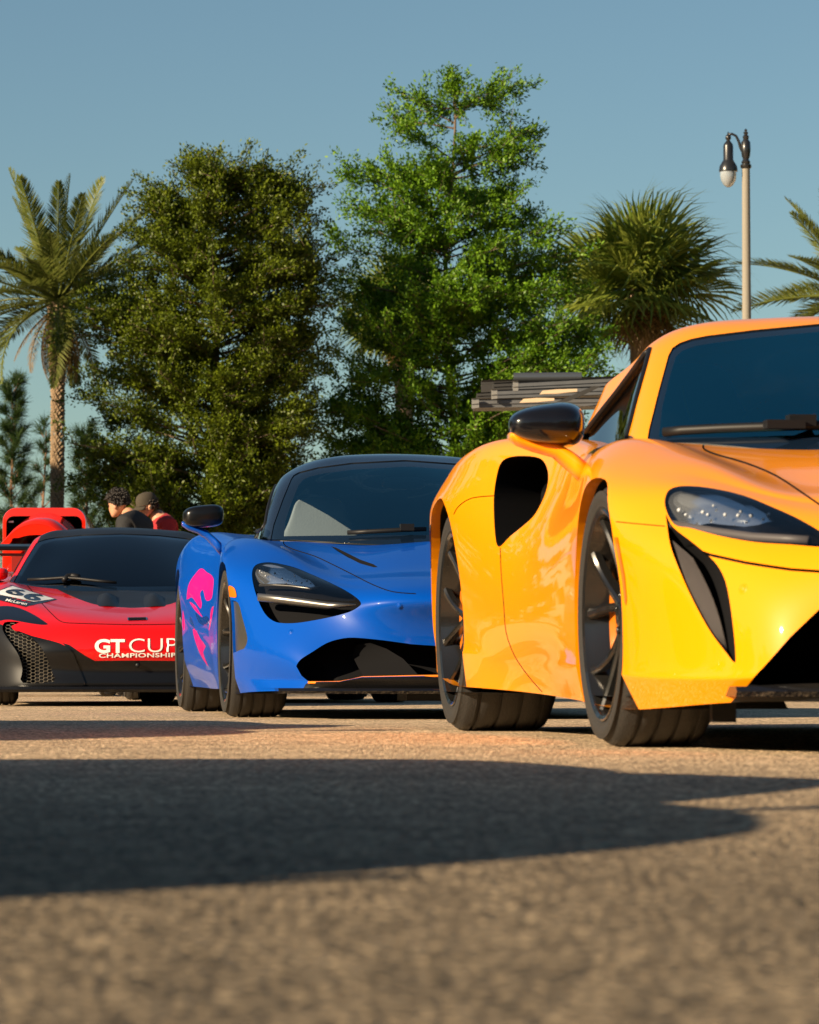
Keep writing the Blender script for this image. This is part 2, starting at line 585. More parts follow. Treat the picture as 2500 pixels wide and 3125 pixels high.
_wheel_cache = {}
def wheel(root, u, v_out, sg, R, width, rim_r, cal_mat, rim_mat=None, spokes=5, toe=0.0, spin=0.0):
    """wheel (barrel and hub) > tyre, spokes, brake disc, caliper; sg -1 is the car's right side"""
    rim_mat = rim_mat or M['rim']
    key = (R, width, rim_r, spokes, rim_mat.name, cal_mat.name)
    if key not in _wheel_cache:
        w = width
        b = MB()
        rr = rim_r
        b.lathe([(rr + .004, -.004), (rr + .006, -.001), (rr + .002, .001), (rr - .008, -.004), (rr - .012, -.02), (rr - .022, -.05), (rr - .03, -.10), (rr - .034, -w + .03), (rr - .004, -w + .006)], 72)
        b.lathe([(.0, -.040), (.022, -.040), (.028, -.043), (.030, -.050), (.062, -.052), (.070, -.058), (.074, -.09), (.078, -.14)], 40)
        for k in range(5):
            a = 2 * math.pi * k / 5 + .3
            b.lathe([(0, -.044), (.008, -.044), (.010, -.047), (.010, -.06)], 8, Matrix.Translation((.047 * math.cos(a), .047 * math.sin(a), 0)))
        me_b = b.build('wheel', rim_mat, None, True, 40)
        t = MB()
        prof = [(rr - .002, -.008), (rr + .008, -.004), (rr + .012, .000), (rr + .016, -.001)]
        h = R - rr
        prof += [(rr + h * .35, .004), (rr + h * .55, .005), (rr + h * .60, .0035), (rr + h * .72, .002), (R - .022, -.006), (R - .011, -.016), (R - .004, -.028)]
        gs = np.linspace(.055, w - .05, 4)
        for g in gs:
            prof += [(R, -(g - .0065)), (R - .001, -(g - .0055)), (R - .008, -(g - .004)), (R - .008, -(g + .004)), (R - .001, -(g + .0055)), (R, -(g + .0065))]
        prof += [(R - .004, -w + .028), (R - .012, -w + .014), (R - .03, -w + .004), (rr + h * .4, -w - .004), (rr, -w + .01)]
        t.lathe(prof, 88)
        me_t = t.build('tyre', M['rubber'], None, True, 50)
        sp = []
        for s2 in (-1, 1):
            m = MB(); V = []; n = 11
            for i in range(n):
                q = i / (n - 1)
                r = .055 + (rr - .012 - .055) * q
                ang = s2 * math.radians(5 + 13.5 * q ** 1.15) + math.radians(3.5) * math.sin(q * 2.6)
                dep = -.050 + .040 * q ** 1.6
                wd = .0125 - .004 * q + .006 * max(0, q - .85) / .15
                tk = .034 - .010 * q
                cx, cy = r * math.cos(ang), r * math.sin(ang)
                tx, ty = -math.sin(ang), math.cos(ang)
                for (ox, oz) in ((-1, -tk), (-1, -.006), (-.45, 0), (.45, 0), (1, -.006), (1, -tk)):
                    V.append((cx + tx * ox * wd, cy + ty * ox * wd, dep + oz))
            Fc = [(i * 6 + k, i * 6 + k + 1, (i + 1) * 6 + k + 1, (i + 1) * 6 + k) for i in range(n - 1) for k in range(5)]
            Fc += [(i * 6 + 5, i * 6, (i + 1) * 6, (i + 1) * 6 + 5) for i in range(n - 1)]
            m.add(V, Fc)
            sp.append(m.build('spoke', rim_mat, None, True, 30))
        d = MB(); dr = rr - .045
        d.lathe([(.085, -.088), (.10, -.086), (dr, -.086), (dr, -.10), (.10, -.10)], 64)
        d.lathe([(.0, -.075), (.06, -.076), (.085, -.09)], 32)
        me_d = d.build('brake_disc', M['disc'], None, True, 40)
        c = MB()
        pr = [(dr - .075, -.062), (dr + .008, -.062), (dr + .016, -.07), (dr + .016, -.125), (dr - .07, -.125)]
        n = 10; V = []
        for i in range(n):
            a = math.radians(-24 + 48 * i / (n - 1))
            V += [(r * math.cos(a), r * math.sin(a), z) for r, z in pr]
        k5 = len(pr)
        Fc = [(i * k5 + k, i * k5 + (k + 1) % k5, (i + 1) * k5 + (k + 1) % k5, (i + 1) * k5 + k) for i in range(n - 1) for k in range(k5)]
        Fc += [tuple(range(k5)), tuple((n - 1) * k5 + k for k in range(k5 - 1, -1, -1))]
        c.add(V, Fc)
        me_c = c.build('brake_caliper', cal_mat, None, False)
        _wheel_cache[key] = [o.data for o in (me_b, me_t, sp[0], sp[1], me_d, me_c)]
        for o in (me_b, me_t, sp[0], sp[1], me_d, me_c): bpy.data.objects.remove(o)
    db, dt, s0, s1, dd, dc = _wheel_cache[key]
    wo = bpy.data.objects.new('wheel', db); COL.objects.link(wo); wo.parent = root
    wo.location = (u, sg * v_out, R); wo.rotation_euler = (math.pi / 2 if sg < 0 else -math.pi / 2, 0, math.radians(toe))
    def ch(nm, me, rz=0.0):
        o = bpy.data.objects.new(nm, me); COL.objects.link(o); o.parent = wo; o.rotation_euler = (0, 0, rz)
    ch('tyre', dt)
    for k in range(spokes):
        a = 2 * math.pi * k / spokes + spin
        ch('spoke', s0, a); ch('spoke', s1, a)
    ch('brake_disc', dd); ch('brake_caliper', dc, math.pi if sg < 0 else 0.0)
    return wo

def arch_poly(uc, zc, r, zb=-.05, n=28, flare=0.0):
    P = [(uc + r + flare, zb)]
    P += [(uc + r * math.cos(math.pi * k / n), zc + r * math.sin(math.pi * k / n)) for k in range(n + 1)]
    return P + [(uc - r - flare, zb)]

def cut_arch(S, root, uc, zc, r, flare=0.0, lip_mat=None, depth=.36, lip=.03):
    f = S.cut(arch_poly(uc, zc, r, flare=flare), urange=(uc - .7, uc + .7), side=True, vmin=.45)
    pt = S.take(f)
    lipf = lambda c: (c.x, c.y + lip, c.z)
    if lip_mat: pt.walls(lipf).build('arch_lip', lip_mat, root, 'pair', 'auto')
    def inner(c):
        return (uc + (c.x - uc) * 1.04, c.y + depth, zc + (c.z - zc) * 1.04)
    inn = Patch(S, [Vector(lipf(v)) for v in pt.v], pt.f, pt.e)
    inn.walls(lambda c: (c.x, c.y + depth - lip, c.z)).build('wheel_arch_liner', M['liner'], root, 'pair', 'flat')
    return pt

def seat(root, u, y, z, mat, w=.25):
    m = MB()
    def loft(secs):
        n = len(secs[0]); V = [p for s_ in secs for p in s_]
        Fc = [(i * n + k, i * n + (k + 1) % n, (i + 1) * n + (k + 1) % n, (i + 1) * n + k) for i in range(len(secs) - 1) for k in range(n)]
        Fc += [tuple(range(n - 1, -1, -1)), tuple((len(secs) - 1) * n + k for k in range(n))]
        m.add(V, Fc)
    secs = []
    for q, (du, dz, ww, th) in enumerate([(.0, .0, w, .10), (-.06, .16, w * 1.02, .12), (-.13, .34, w * 1.0, .13), (-.19, .50, w * .86, .11), (-.22, .60, w * .62, .09), (-.24, .68, w * .52, .08), (-.25, .74, w * .42, .05)]):
        ring = []
        for k in range(14):
            a = 2 * math.pi * k / 14; c_, s_ = math.cos(a), math.sin(a)
            ring.append((u + du + th * .5 * s_ + (.03 * abs(c_) ** 3), y + ww * math.copysign(abs(c_) ** .6, c_), z + dz))
        secs.append(ring)
    loft(secs)
    o = m.build('seat', mat, root, True); sd = o.modifiers.new('smooth', 'SUBSURF'); sd.levels = sd.render_levels = 2
    c = MB()
    for sx in (-1, 1):
        c.tube([(u + .05, y + sx * w * .9, z - .02), (u + .25, y + sx * w * .95, z), (u + .45, y + sx * w * .8, z - .01)], [.07, .06, .05], 10)
    c.box((u + .24, y, z - .03), (.5, w * 1.6, .12))
    c.build('cushion', mat, o, True, 40)
    return o

def cabin_fit(root, cowl_u, cowl_z, seat_mat, seat_u, half=.62, seat_z=.36):
    """dashboard, steering wheel, seats, rear bulkhead and floor"""
    m = MB(); n = 9; V = []
    prof = [(.10, -.06), (-.06, .005), (-.22, .0), (-.33, -.03), (-.38, -.09), (-.36, -.22), (-.25, -.40)]
    for i in range(n):
        y = -half + 2 * half * i / (n - 1)
        k = (y / half) ** 2
        V += [(cowl_u + du - .30 * k, y, cowl_z + dz - .02 * k) for du, dz in prof]
    p_ = len(prof)
    m.add(V, [(i * p_ + k, i * p_ + k + 1, (i + 1) * p_ + k + 1, (i + 1) * p_ + k) for i in range(n - 1) for k in range(p_ - 1)])
    o = m.build('dashboard', M['seat_dark'], root, True); sd = o.modifiers.new('smooth', 'SUBSURF'); sd.levels = sd.render_levels = 2
    seat(root, seat_u, -.36, seat_z, seat_mat)
    seat(root, seat_u, .36, seat_z, seat_mat)
    s = MB()
    ring = [(cowl_u - .47 + .06 * math.sin(a), .36 + .17 * math.cos(a), cowl_z - .06 + .165 * math.sin(a)) for a in [2 * math.pi * k / 32 for k in range(33)]]
    s.tube(ring, .014, 8, False)
    s.box((cowl_u - .46, .36, cowl_z - .07), (.05, .30, .05)); s.box((cowl_u - .46, .36, cowl_z - .13), (.05, .06, .12))
    s.build('steering_wheel', M['seat_dark'], root, True, 40)
    f = MB()
    f.box((seat_u + .3, 0, .20), (1.7, 1.3, .04)); f.box((seat_u - .42, 0, .56), (.06, 1.0, .66))
    f.box((seat_u + .35, 0, .30), (1.2, .22, .22))
    f.build('cockpit_tub', M['seat_dark'], root)

def underbody(root, G, z):
    """flat floor closing the shell from below"""
    B = G[0]
    V = [(p[0], -p[1], z) for p in B] + [(p[0], p[1], z) for p in B]
    n = len(B)
    Fc = [(i, i + 1, n + i + 1, n + i) for i in range(n - 1)]
    mesh('underbody', V, Fc, M['black'], root, False)

def blob(rings, seg=28, power=.75):
    """closed lofted solid: rings of (centre, axis a, axis b) superellipses"""
    V = []
    for c, a, b in rings:
        c, a, b = Vector(c), Vector(a), Vector(b)
        for k in range(seg):
            t = 2 * math.pi * k / seg; x, y = math.cos(t), math.sin(t)
            V.append(c + a * math.copysign(abs(x) ** power, x) + b * math.copysign(abs(y) ** power, y))
    n = len(rings)
    Fc = [(i * seg + k, i * seg + (k + 1) % seg, (i + 1) * seg + (k + 1) % seg, (i + 1) * seg + k) for i in range(n - 1) for k in range(seg)]
    Fc += [tuple(range(seg - 1, -1, -1)), tuple((n - 1) * seg + k for k in range(seg))]
    return V, Fc

def px_ring(car, px, py, u, hw, hh):
    """superellipse ring facing along the car, centred at a pixel, half sizes in pixels"""
    c = car.p(px, py, u); r = car.p(px + hw, py, u); t = car.p(px, py - hh, u)
    f = lambda q: Vector((q[0], -q[1], q[2]))
    return f(c), f(r) - f(c), f(t) - f(c)

def mirrored(V): return [Vector((v[0], -v[1], v[2])) for v in V]

def pair(name, V, Fc, mat, root, smooth=True, sharp=None, sub=0):
    outs = []
    for k in (0, 1):
        o = mesh(name, V if k == 0 else mirrored(V), Fc if k == 0 else [f[::-1] for f in Fc], mat, root, smooth)
        if sharp: o.data.set_sharp_from_angle(angle=math.radians(sharp))
        if sub:
            m = o.modifiers.new('smooth', 'SUBSURF'); m.levels = m.render_levels = sub
        outs.append(o)
    return outs

def push(d):                      # recess straight back along the car
    return lambda c: (c.x - d, c.y, c.z)


def ray_hit(S, px, py):
    return S.bvh.ray_cast(Vector(S.car.cam), Vector(S.car.dirs(px, py)).normalized())[0]

def shut_line(S, root, pts, w=5, ur=(-.8, 1.3), depth=.008, smooth=True, vmin=-9):
    g = S.take(S.cut(strip(smooth_poly(pts, 3, False) if smooth else pts, w), urange=ur, vmin=vmin))
    if g.v:
        g.walls(lambda q: tuple(q - S.normal_at(q) * depth)).build('shut_line', M['void'], root, 'join', 'flat')
        g.inset(-depth).build('shut_line_base', M['void'], root, 'join')

def recess(S, root, poly, d, mats, names, ur=(-.7, 1.3), mode='pair', fn=None):
    """opening with side walls and a floor pushed back by d"""
    pt = S.take(S.cut(poly, urange=ur))
    if not pt.v: return pt, None
    fn = fn or push(d)
    pt.walls(fn).build(names[0], mats[0], root, mode, 'flat')
    fl = pt.moved(fn).build(names[1], mats[1], root, mode)
    return pt, fl

def windscreen(T, root, outer, inner, mat, ur=(-1.35, .1)):
    wp = T.take(T.cut(outer, urange=ur))
    w = sub_surf(T, wp)
    pane = w.take(w.cut(inner)); pane.surf = T
    o = pane.inset(-.004).build('windscreen', mat, root, 'join')[0]
    b = w.patch().inset(-.004); b.surf = T
    b.build('screen_border', M['frit'], o, 'join')
    wp.walls(lambda q: tuple(q - T.normal_at(q) * .006)).build('screen_seal', M['black'], root, 'join', 'flat')

def side_window(T, root, poly, mat, ur=(-2.4, -.55), side=False):
    sp_ = T.take(T.cut(poly, urange=ur, vmin=.3, side=side))
    sp_.walls(lambda q: tuple(q - T.normal_at(q) * .012)).build('window_seal', M['black'], root, 'pair', 'flat')
    sp_.inset(-.012).build('side_window', mat, root, 'pair')
    tr = sp_.edge_tubes(.008)
    pair('window_trim', [Vector(v) for v in tr.v], tr.f, M['black'], root)

def on_sides(parts):
    """(transform verts, transform faces) for the near and far side"""
    return ((lambda V: V, lambda Fc: Fc), (lambda V: mirrored(V), lambda Fc: [f[::-1] for f in Fc]))

def lamp_kit(S, c, heads, lf, pod_px, dots, dome_d, pod_mat, bar_px=None, bar_r=.011, bar_mat=None, G=None, led_back=.016, ur=(-.7, 1.3)):
    """lens cover, domed pod, light elements and bar under each headlight"""
    tmp = Surf(c, G); pf = tmp.take(tmp.cut(pod_px, urange=ur))
    cen = sum(pf.v, Vector()) / len(pf.v)
    ey = max(abs(v.y - cen.y) for v in pf.v); ez = max(abs(v.z - cen.z) for v in pf.v)
    def dome(v):
        d = v - cen; k = max(0.0, 1 - (d.y / ey) ** 2 - (d.z / ez) ** 2)
        return (v.x - dome_d[0] + dome_d[1] * k ** .5 + 1.15 * d.z, v.y, v.z)
    pods = pf.moved(dome); rim = Patch(S, pods.v, pods.f, pf.e).walls(push(.04))
    nr = [S.normal_at(v) for v in lf.v]
    for k, (h, (tv, tf)) in enumerate(zip(heads, on_sides(None))):
        mesh('lens_cover', tv(lf.v), tf(lf.f), M['lamp_glass'], h, True, nr if k == 0 else mirrored(nr))
        mesh('lamp_pod', tv(pods.v), tf(pods.f), pod_mat, h, True)
        mesh('pod_rim', tv(rim.v), tf(rim.f), M['gloss_black'], h, False)
        for (qx, qy, rr) in dots:
            hit = ray_hit(S, qx, qy)
            if hit is None: continue
            r_ = rr / 1300
            led = MB().lathe([(0, r_), (r_ * .5, r_ * .85), (r_ * .85, r_ * .5), (r_, 0), (r_ * .9, -r_ * .4)], 12, Matrix.Translation(hit + Vector((-led_back, 0, 0))) @ Matrix.Rotation(math.pi / 2, 4, 'Y'))
            mesh('light_element', tv([Vector(v) for v in led.v]), tf(led.f), M['led'], h, True)
        if bar_px:
            bar = [ray_hit(S, *q) for q in bar_px]; bar = [b + Vector((-.03, 0, 0)) for b in bar if b is not None]
            MB().tube(tv(bar), bar_r, 10).build('light_bar', bar_mat, h, True)

def door_mirrors(c, root, rings, shear, cen, taper, cap_mat, foot, arm_mat, glass_ring, power=.72, arm_t=.045):
    V, Fc = blob([px_ring(c, *q) for q in rings], 32, power)
    e0 = -c.p(*cen)[1]
    z0 = c.p(*cen)[2]; hw_ = max(abs(v.y - e0) for v in V)
    V = [Vector((v.x, v.y, z0 + (v.z - z0) * (1 + taper * (v.y - e0) / hw_) + shear * (v.y - e0))) for v in V]
    ms = pair('door_mirror', V, Fc, cap_mat, root, True, None, 1)
    for k, (mo, (tv, tf)) in enumerate(zip(ms, on_sides(None))):
        V2, F2 = blob([(q[0], Vector((arm_t, 0, 0)), q[2]) for q in [px_ring(c, *f) for f in foot]], 16, .8)
        mesh('mirror_arm', tv(V2), tf(F2), arm_mat, mo, True)
        g = px_ring(c, *glass_ring)
        V3, F3 = blob([g, (g[0] + Vector((-.004, 0, 0)), g[1], g[2])], 28, .72)
        mesh('mirror_glass', tv(V3), tf(F3), M['mirror'], mo, False)

def splitter(root, u0, half, back, z0, z1, mat, bow=.2, depth=.30):
    m = MB(); n = 17; V = []
    for i in range(n):
        y = -half + 2 * half * i / (n - 1); uu = u0 - bow * (abs(y) / half) ** 2.6
        V += [(uu, y, z0), (uu + .012, y, (z0 + z1) / 2), (uu, y, z1), (uu - depth, y, z1), (uu - depth, y, z0)]
    Fc = [(i * 5 + k, i * 5 + (k + 1) % 5, (i + 1) * 5 + (k + 1) % 5, (i + 1) * 5 + k) for i in range(n - 1) for k in range(5)]
    Fc += [(4, 3, 2, 1, 0), tuple((n - 1) * 5 + k for k in range(5))]
    return m.add(V, Fc).build('splitter', mat, root)

def text_mesh(body, bold=0.0, shear=0.0, spacing=1.0):
    cu = bpy.data.curves.new('lettering', 'FONT'); cu.body = body; cu.offset = bold; cu.shear = shear; cu.space_character = spacing
    cu.resolution_u = 4
    o = bpy.data.objects.new('lettering', cu); COL.objects.link(o)
    bpy.context.view_layer.update()
    me = bpy.data.meshes.new_from_object(o)
    V = np.array([v.co[:2] for v in me.vertices]); Fc = [tuple(p.vertices) for p in me.polygons]
    bpy.data.objects.remove(o); bpy.data.curves.remove(cu); bpy.data.meshes.remove(me)
    lo, hi = V.min(0), V.max(0)
    return (V - lo) / (hi - lo), Fc

def lay_on(S, root, name, V01, Fc, quad, mat, lift=.0025, parent=None):
    """flat print laid on the shell; quad = photo pixels of its (0,1) (1,1) (1,0) (0,0) corners"""
    tl, tr, br, bl = [Vector(q) for q in quad]
    out = []
    for x, y in V01:
        p_ = (bl * (1 - x) + br * x) * (1 - y) + (tl * (1 - x) + tr * x) * y
        h = ray_hit(S, p_.x, p_.y)
        if h is not None: h = h + S.normal_at(h) * lift
        else:                      # beyond the middle plane: the mirrored half
            cm, dr = Vector(S.car.cam), Vector(S.car.dirs(p_.x, p_.y)).normalized()
            h = S.bvh.ray_cast(Vector((cm.x, -cm.y, cm.z)), Vector((dr.x, -dr.y, dr.z)))[0]
            if h is not None:
                h = h + S.normal_at(h) * lift; h = Vector((h.x, -h.y, h.z))
            else: h = out[-1] if out else Vector((0, 0, 0))
        out.append(h)
    return mesh(name, out, Fc, mat, parent or root, False)

def grid01(n, m):
    V = [(i / n, j / m) for j in range(m + 1) for i in range(n + 1)]
    return V, [(j * (n + 1) + i, j * (n + 1) + i + 1, (j + 1) * (n + 1) + i + 1, (j + 1) * (n + 1) + i) for j in range(m) for i in range(n)]

REAR = {  # rear three quarters shared by the cars' hidden tails: columns behind the rear axle
}
# ------------------------------------------------------------------ orange sports car
def build_orange():
    c = Car((1.397, 8.707), 7.5)
    P = c.p
    root = empty('sports_car', (c.O[0], c.O[1], 0), c.rz); c.root = root
    tag(root, 'orange sports car with black door mirror caps and dark side intake', 'car', 'sports cars parked in a line')
    body_m = paint('orange_paint', (0.92, 0.29, 0.0), rough=0.4, coat=.75)
    B = [
     # bottom edge
     [(1.06,0,.115),(1.05,.33,.115),(.98,.60,.115),P(2232,2142,.79),P(1961,2166,.37),(0,.93,.10),P(1770,2138,-.42),(-.95,.875,.118),(-1.5,.87,.128),P(1445,2097,-2.12),(-2.64,.93,.15),(-3.15,.90,.2),(-3.4,.7,.2),(-3.45,0,.2)],
     # lower crease
     [(1.075,0,.165),(1.06,.33,.165),(.995,.60,.165),P(2253,2076,.87),P(1919,2069,.40),(0,.95,.19),P(1749,2041,-.41),(-.95,.895,.20),(-1.5,.895,.20),P(1420,1999,-2.2),(-2.64,.95,.25),(-3.07,.91,.27),(-3.45,.72,.27),(-3.5,0,.27)],
     [(1.08,0,.19),(1.065,.33,.19),(1.0,.61,.19),P(2258,2050,.875),P(1918,2050,.395),(0,.952,.21),P(1747,2010,-.41),(-.95,.90,.225),(-1.5,.905,.225),P(1422,1985,-2.2),(-2.64,.952,.275),(-3.07,.915,.30),(-3.46,.73,.30),(-3.51,0,.30)],
     [(1.09,0,.30),(1.07,.33,.30),P(2460,1890,.97),P(2230,1900,.82),P(1914,1900,.385),(0,.955,.32),P(1745,1900,-.40),(-.95,.925,.31),(-1.5,.925,.32),P(1425,1930,-2.22),(-2.64,.958,.36),(-3.07,.922,.37),(-3.5,.74,.38),(-3.55,0,.38)],
     [(1.10,0,.44),(1.08,.33,.44),P(2500,1700,.93),P(2150,1700,.70),P(1890,1690,.345),(0,.965,.47),P(1750,1690,-.37),(-.95,.918,.45),(-1.5,.918,.46),P(1405,1740,-2.25),(-2.64,.962,.52),(-3.07,.927,.52),(-3.52,.74,.52),(-3.58,0,.52)],
     [(1.06,0,.50),(1.03,.33,.50),P(2480,1600,.80),P(2070,1590,.52),P(1880,1630,.30),(0,.968,.57),P(1760,1575,-.30),(-.95,.888,.58),(-1.5,.885,.58),P(1390,1600,-2.30),(-2.64,.966,.65),(-3.07,.930,.64),(-3.5,.73,.64),(-3.56,0,.64)],
     [(.95,0,.535),(.92,.33,.535),P(2460,1560,.70),P(2080,1480,.38),P(1858,1530,.22),(-.02,.950,.655),P(1770,1490,-.25),(-.95,.84,.68),(-1.5,.838,.70),(-2.2,.935,.74),P(1334,1540,-2.64),(-3.07,.925,.74),(-3.45,.72,.74),(-3.5,0,.74)],
     [(.82,0,.57),(.79,.30,.57),P(2450,1540,.64),P(2110,1445,.25),P(1900,1440,.08),P(1850,1400,-.15),P(1795,1408,-.40),(-.95,.815,.76),(-1.5,.80,.80),(-2.15,.90,.83),P(1378,1465,-2.6),(-3.1,.86,.84),(-3.38,.68,.84),(-3.42,0,.84)],
     # fender crest
     [(.66,0,.61),(.64,.30,.61),P(2420,1518,.58),P(2204,1425,.25),P(2065,1376,-.05),P(1978,1344,-.28),P(1885,1338,-.5),(-.95,.775,.795),(-1.5,.765,.855),P(1530,1338,-2.1),P(1440,1370,-2.5),(-3.05,.80,.90),(-3.3,.60,.90),(-3.35,0,.90)],
     [(.48,0,.65),(.47,.28,.65),(.45,.50,.61),P(2270,1432,.15),P(2150,1385,-.15),P(2060,1352,-.35),(-.6,.70,.79),(-.95,.70,.80),(-1.5,.68,.855),(-2.1,.70,.90),(-2.5,.70,.91),(-2.9,.62,.92),(-3.1,.45,.92),(-3.15,0,.92)],
     [(.28,0,.69),(.27,.26,.69),(.24,.42,.665),(.05,.53,.69),(-.2,.56,.738),(-.38,.58,.765),(-.6,.58,.79),(-.95,.58,.80),(-1.5,.5,.85),(-2.0,.5,.88),(-2.3,.5,.89),(-2.6,.4,.9),(-2.75,.25,.9),(-2.8,0,.9)],
     [(.05,0,.735),(.03,.18,.735),(-.02,.28,.725),(-.12,.32,.735),(-.3,.33,.755),(-.45,.33,.77),(-.65,.3,.78),(-.95,.3,.79),(-1.5,.25,.84),(-1.9,.25,.87),(-2.1,.25,.88),(-2.3,.2,.88),(-2.35,.12,.88),(-2.4,0,.88)],
     [(-.12,0,.76),(-.14,0,.76),(-.2,0,.765),(-.28,0,.77),(-.4,0,.775),(-.55,0,.775),(-.7,0,.78),(-.95,0,.79),(-1.5,0,.83),(-1.8,0,.86),(-1.9,0,.87),(-2.0,0,.87),(-2.05,0,.87),(-2.1,0,.87)],
    ]
    G = bsurf(B, 7, 9)
    S = Surf(c, G)
    # --- wheel arches
    cut_arch(S, root, 0, .318, .342, lip_mat=body_m)
    cut_arch(S, root, -2.64, .352, .392, lip_mat=body_m)
    fr = dict(urange=(-.7, 1.3))
    # --- headlight opening with the tall side duct below it
    lamp = smooth_poly([(2030,1545),(2036,1503),(2062,1486),(2110,1483),(2180,1491),(2270,1512),(2360,1548),(2441,1585),(2520,1632),(2560,1668),(2500,1669),(2413,1662),(2309,1655),(2204,1637),(2110,1612),(2058,1600)], 4)
    lf = S.take(S.cut(lamp, **fr))
    pod_out = smooth_poly([(2046,1545),(2052,1512),(2078,1498),(2130,1497),(2200,1508),(2290,1535),(2370,1570),(2402,1592),(2398,1605),(2340,1604),(2230,1596),(2190,1592),(2140,1600),(2080,1590),(2050,1570)], 4)
    lf.walls(push(.10)).build('headlight_surround', M['gloss_black'], root, 'pair', 'flat')
    hb = lf.moved(push(.10)).build('headlight', M['gloss_black'], root, 'pair')
    lamp_kit(S, c, hb, lf, pod_out, [(2078,1556,7),(2098,1570,5),(2150,1562,6),(2165,1570,5),(2218,1570,6),(2258,1572,6),(2266,1560,5),(2298,1572,7),(2335,1583,5),(2352,1568,5),(2182,1542,4)],
             (.070, .024), M['lamp_chrome'], [(2062,1600),(2120,1611),(2204,1624),(2309,1638),(2400,1643),(2480,1648)], .011, M['mesh_grey'], G)
    duct = smooth_poly([(2048,1600),(2070,1622),(2110,1652),(2156,1690),(2190,1725),(2215,1775),(2230,1850),(2240,1930),(2245,1990),(2243,2023),(2215,1990),(2170,1930),(2130,1860),(2098,1795),(2065,1718),(2045,1660),(2036,1600),(2033,1570)], 3)
    df = S.take(S.cut(duct, **fr))
    df.walls(push(.16)).build('duct_wall', M['void'], root, 'pair', 'flat')
    df.moved(push(.16)).build('duct_back', M['void'], root, 'pair')
    # ribbed louvre panel that stands slanted in the duct
    nR, nL = 56, 10; LV = []
    for j in range(nL):
        q = j / (nL - 1)
        l_ = Vector((2058, 1648)).lerp(Vector((2212, 1985)), q) + Vector((-10 * math.sin(q * math.pi), 14 * math.sin(q * math.pi))) * 1.2
        r_ = Vector((2128, 1700)).lerp(Vector((2238, 2005)), q) + Vector((14, -8)) * math.sin(q * math.pi)
        for i in range(nR + 1):
            w_ = i / nR; p_ = l_.lerp(r_, w_)
            t = ray_hit(S, p_.x, p_.y)
            LV.append((t if t is not None else LV[-1]) + Vector((-.022 - .03 * w_ + .005 * math.cos(i / 4 * 2 * math.pi), 0, 0)))
    pair('duct_louvre', LV, [(j * (nR + 1) + i, j * (nR + 1) + i + 1, (j + 1) * (nR + 1) + i + 1, (j + 1) * (nR + 1) + i) for j in range(nL - 1) for i in range(nR)], M['mesh_grey'], root)
    # shut line that runs on from the duct under the blade, across the nose
    gap = S.take(S.cut(strip([(2140,1684),(2170,1694),(2210,1703),(2274,1717),(2343,1728),(2413,1738),(2500,1744),(2640,1748),(2900,1750)], 9), **fr))
    gap.walls(push(.02)).build('shut_line', M['void'], root, 'join', 'flat'); gap.moved(push(.02)).build('shut_line', M['void'], root, 'join')
    # bonnet shut line, wing shut line, door line
    shut = lambda pts, w=5, ur=(-.8, 1.3): shut_line(S, root, pts, w, ur)
    shut([(2170,1345),(2148,1358),(2152,1372),(2190,1388),(2274,1412),(2370,1452),(2470,1518),(2560,1580)], 6)
    shut([(1880,1592),(1930,1597),(2030,1606)], 3)
    # lower grille
    lg = [(2900,1640),(2740,1700),(2620,1765),(2500,1860),(2413,1943),(2345,2020),(2300,2068),(2285,2088),(2320,2092),(2500,2086),(2900,2080)]
    gf = S.take(S.cut(lg, urange=(.4, 1.4)))
    gf.walls(push(.30)).build('grille_wall', M['void'], root, 'join', 'flat'); gf.moved(push(.30)).build('grille_back', M['void'], root, 'join')
    # dark lower lip outside the painted corner
    lip = S.take(S.cut([(2285,2088),(2320,2092),(2500,2086),(2900,2080),(2900,2200),(2222,2200),(2232,2142)], urange=(.4, 1.4)))
    lip.build('bumper_lip', M['black'], root, 'join')
    # side intake behind the door
    si = smooth_poly([(1530,1411),(1564,1393),(1627,1393),(1660,1408),(1674,1450),(1665,1505),(1634,1568),(1599,1603),(1557,1637),(1523,1669),(1511,1630),(1507,1526),(1515,1457)], 4)
    sf = S.take(S.cut(si, urange=(-2.3, -.9)))
    sf.walls(lambda q: (q.x - .10, q.y + .16, q.z)).build('intake_wall', M['void'], root, 'pair', 'flat')
    sf.moved(lambda q: (q.x - .10, q.y + .16, q.z)).build('side_intake', M['void'], root, 'pair')
    # door and rear quarter shut lines, side markers
    shut([(1527,1672),(1530,1750),(1538,1850),(1545,1930),(1570,2000),(1610,2060),(1655,2112)], 2.6, (-2.4, -.6))
    shut([(1385,1570),(1400,1545),(1440,1520),(1508,1513)], 2.8, (-2.6, -1.5))
    mk = S.take(S.cut([(1876,1640),(1886,1640),(1908,1760),(1914,1830),(1912,1848),(1908,1835),(1900,1760)], urange=(-.1, .7), vmin=.6))
    if mk.v: mk.inset(.002).build('side_marker', M['amber'], root, 'pair')
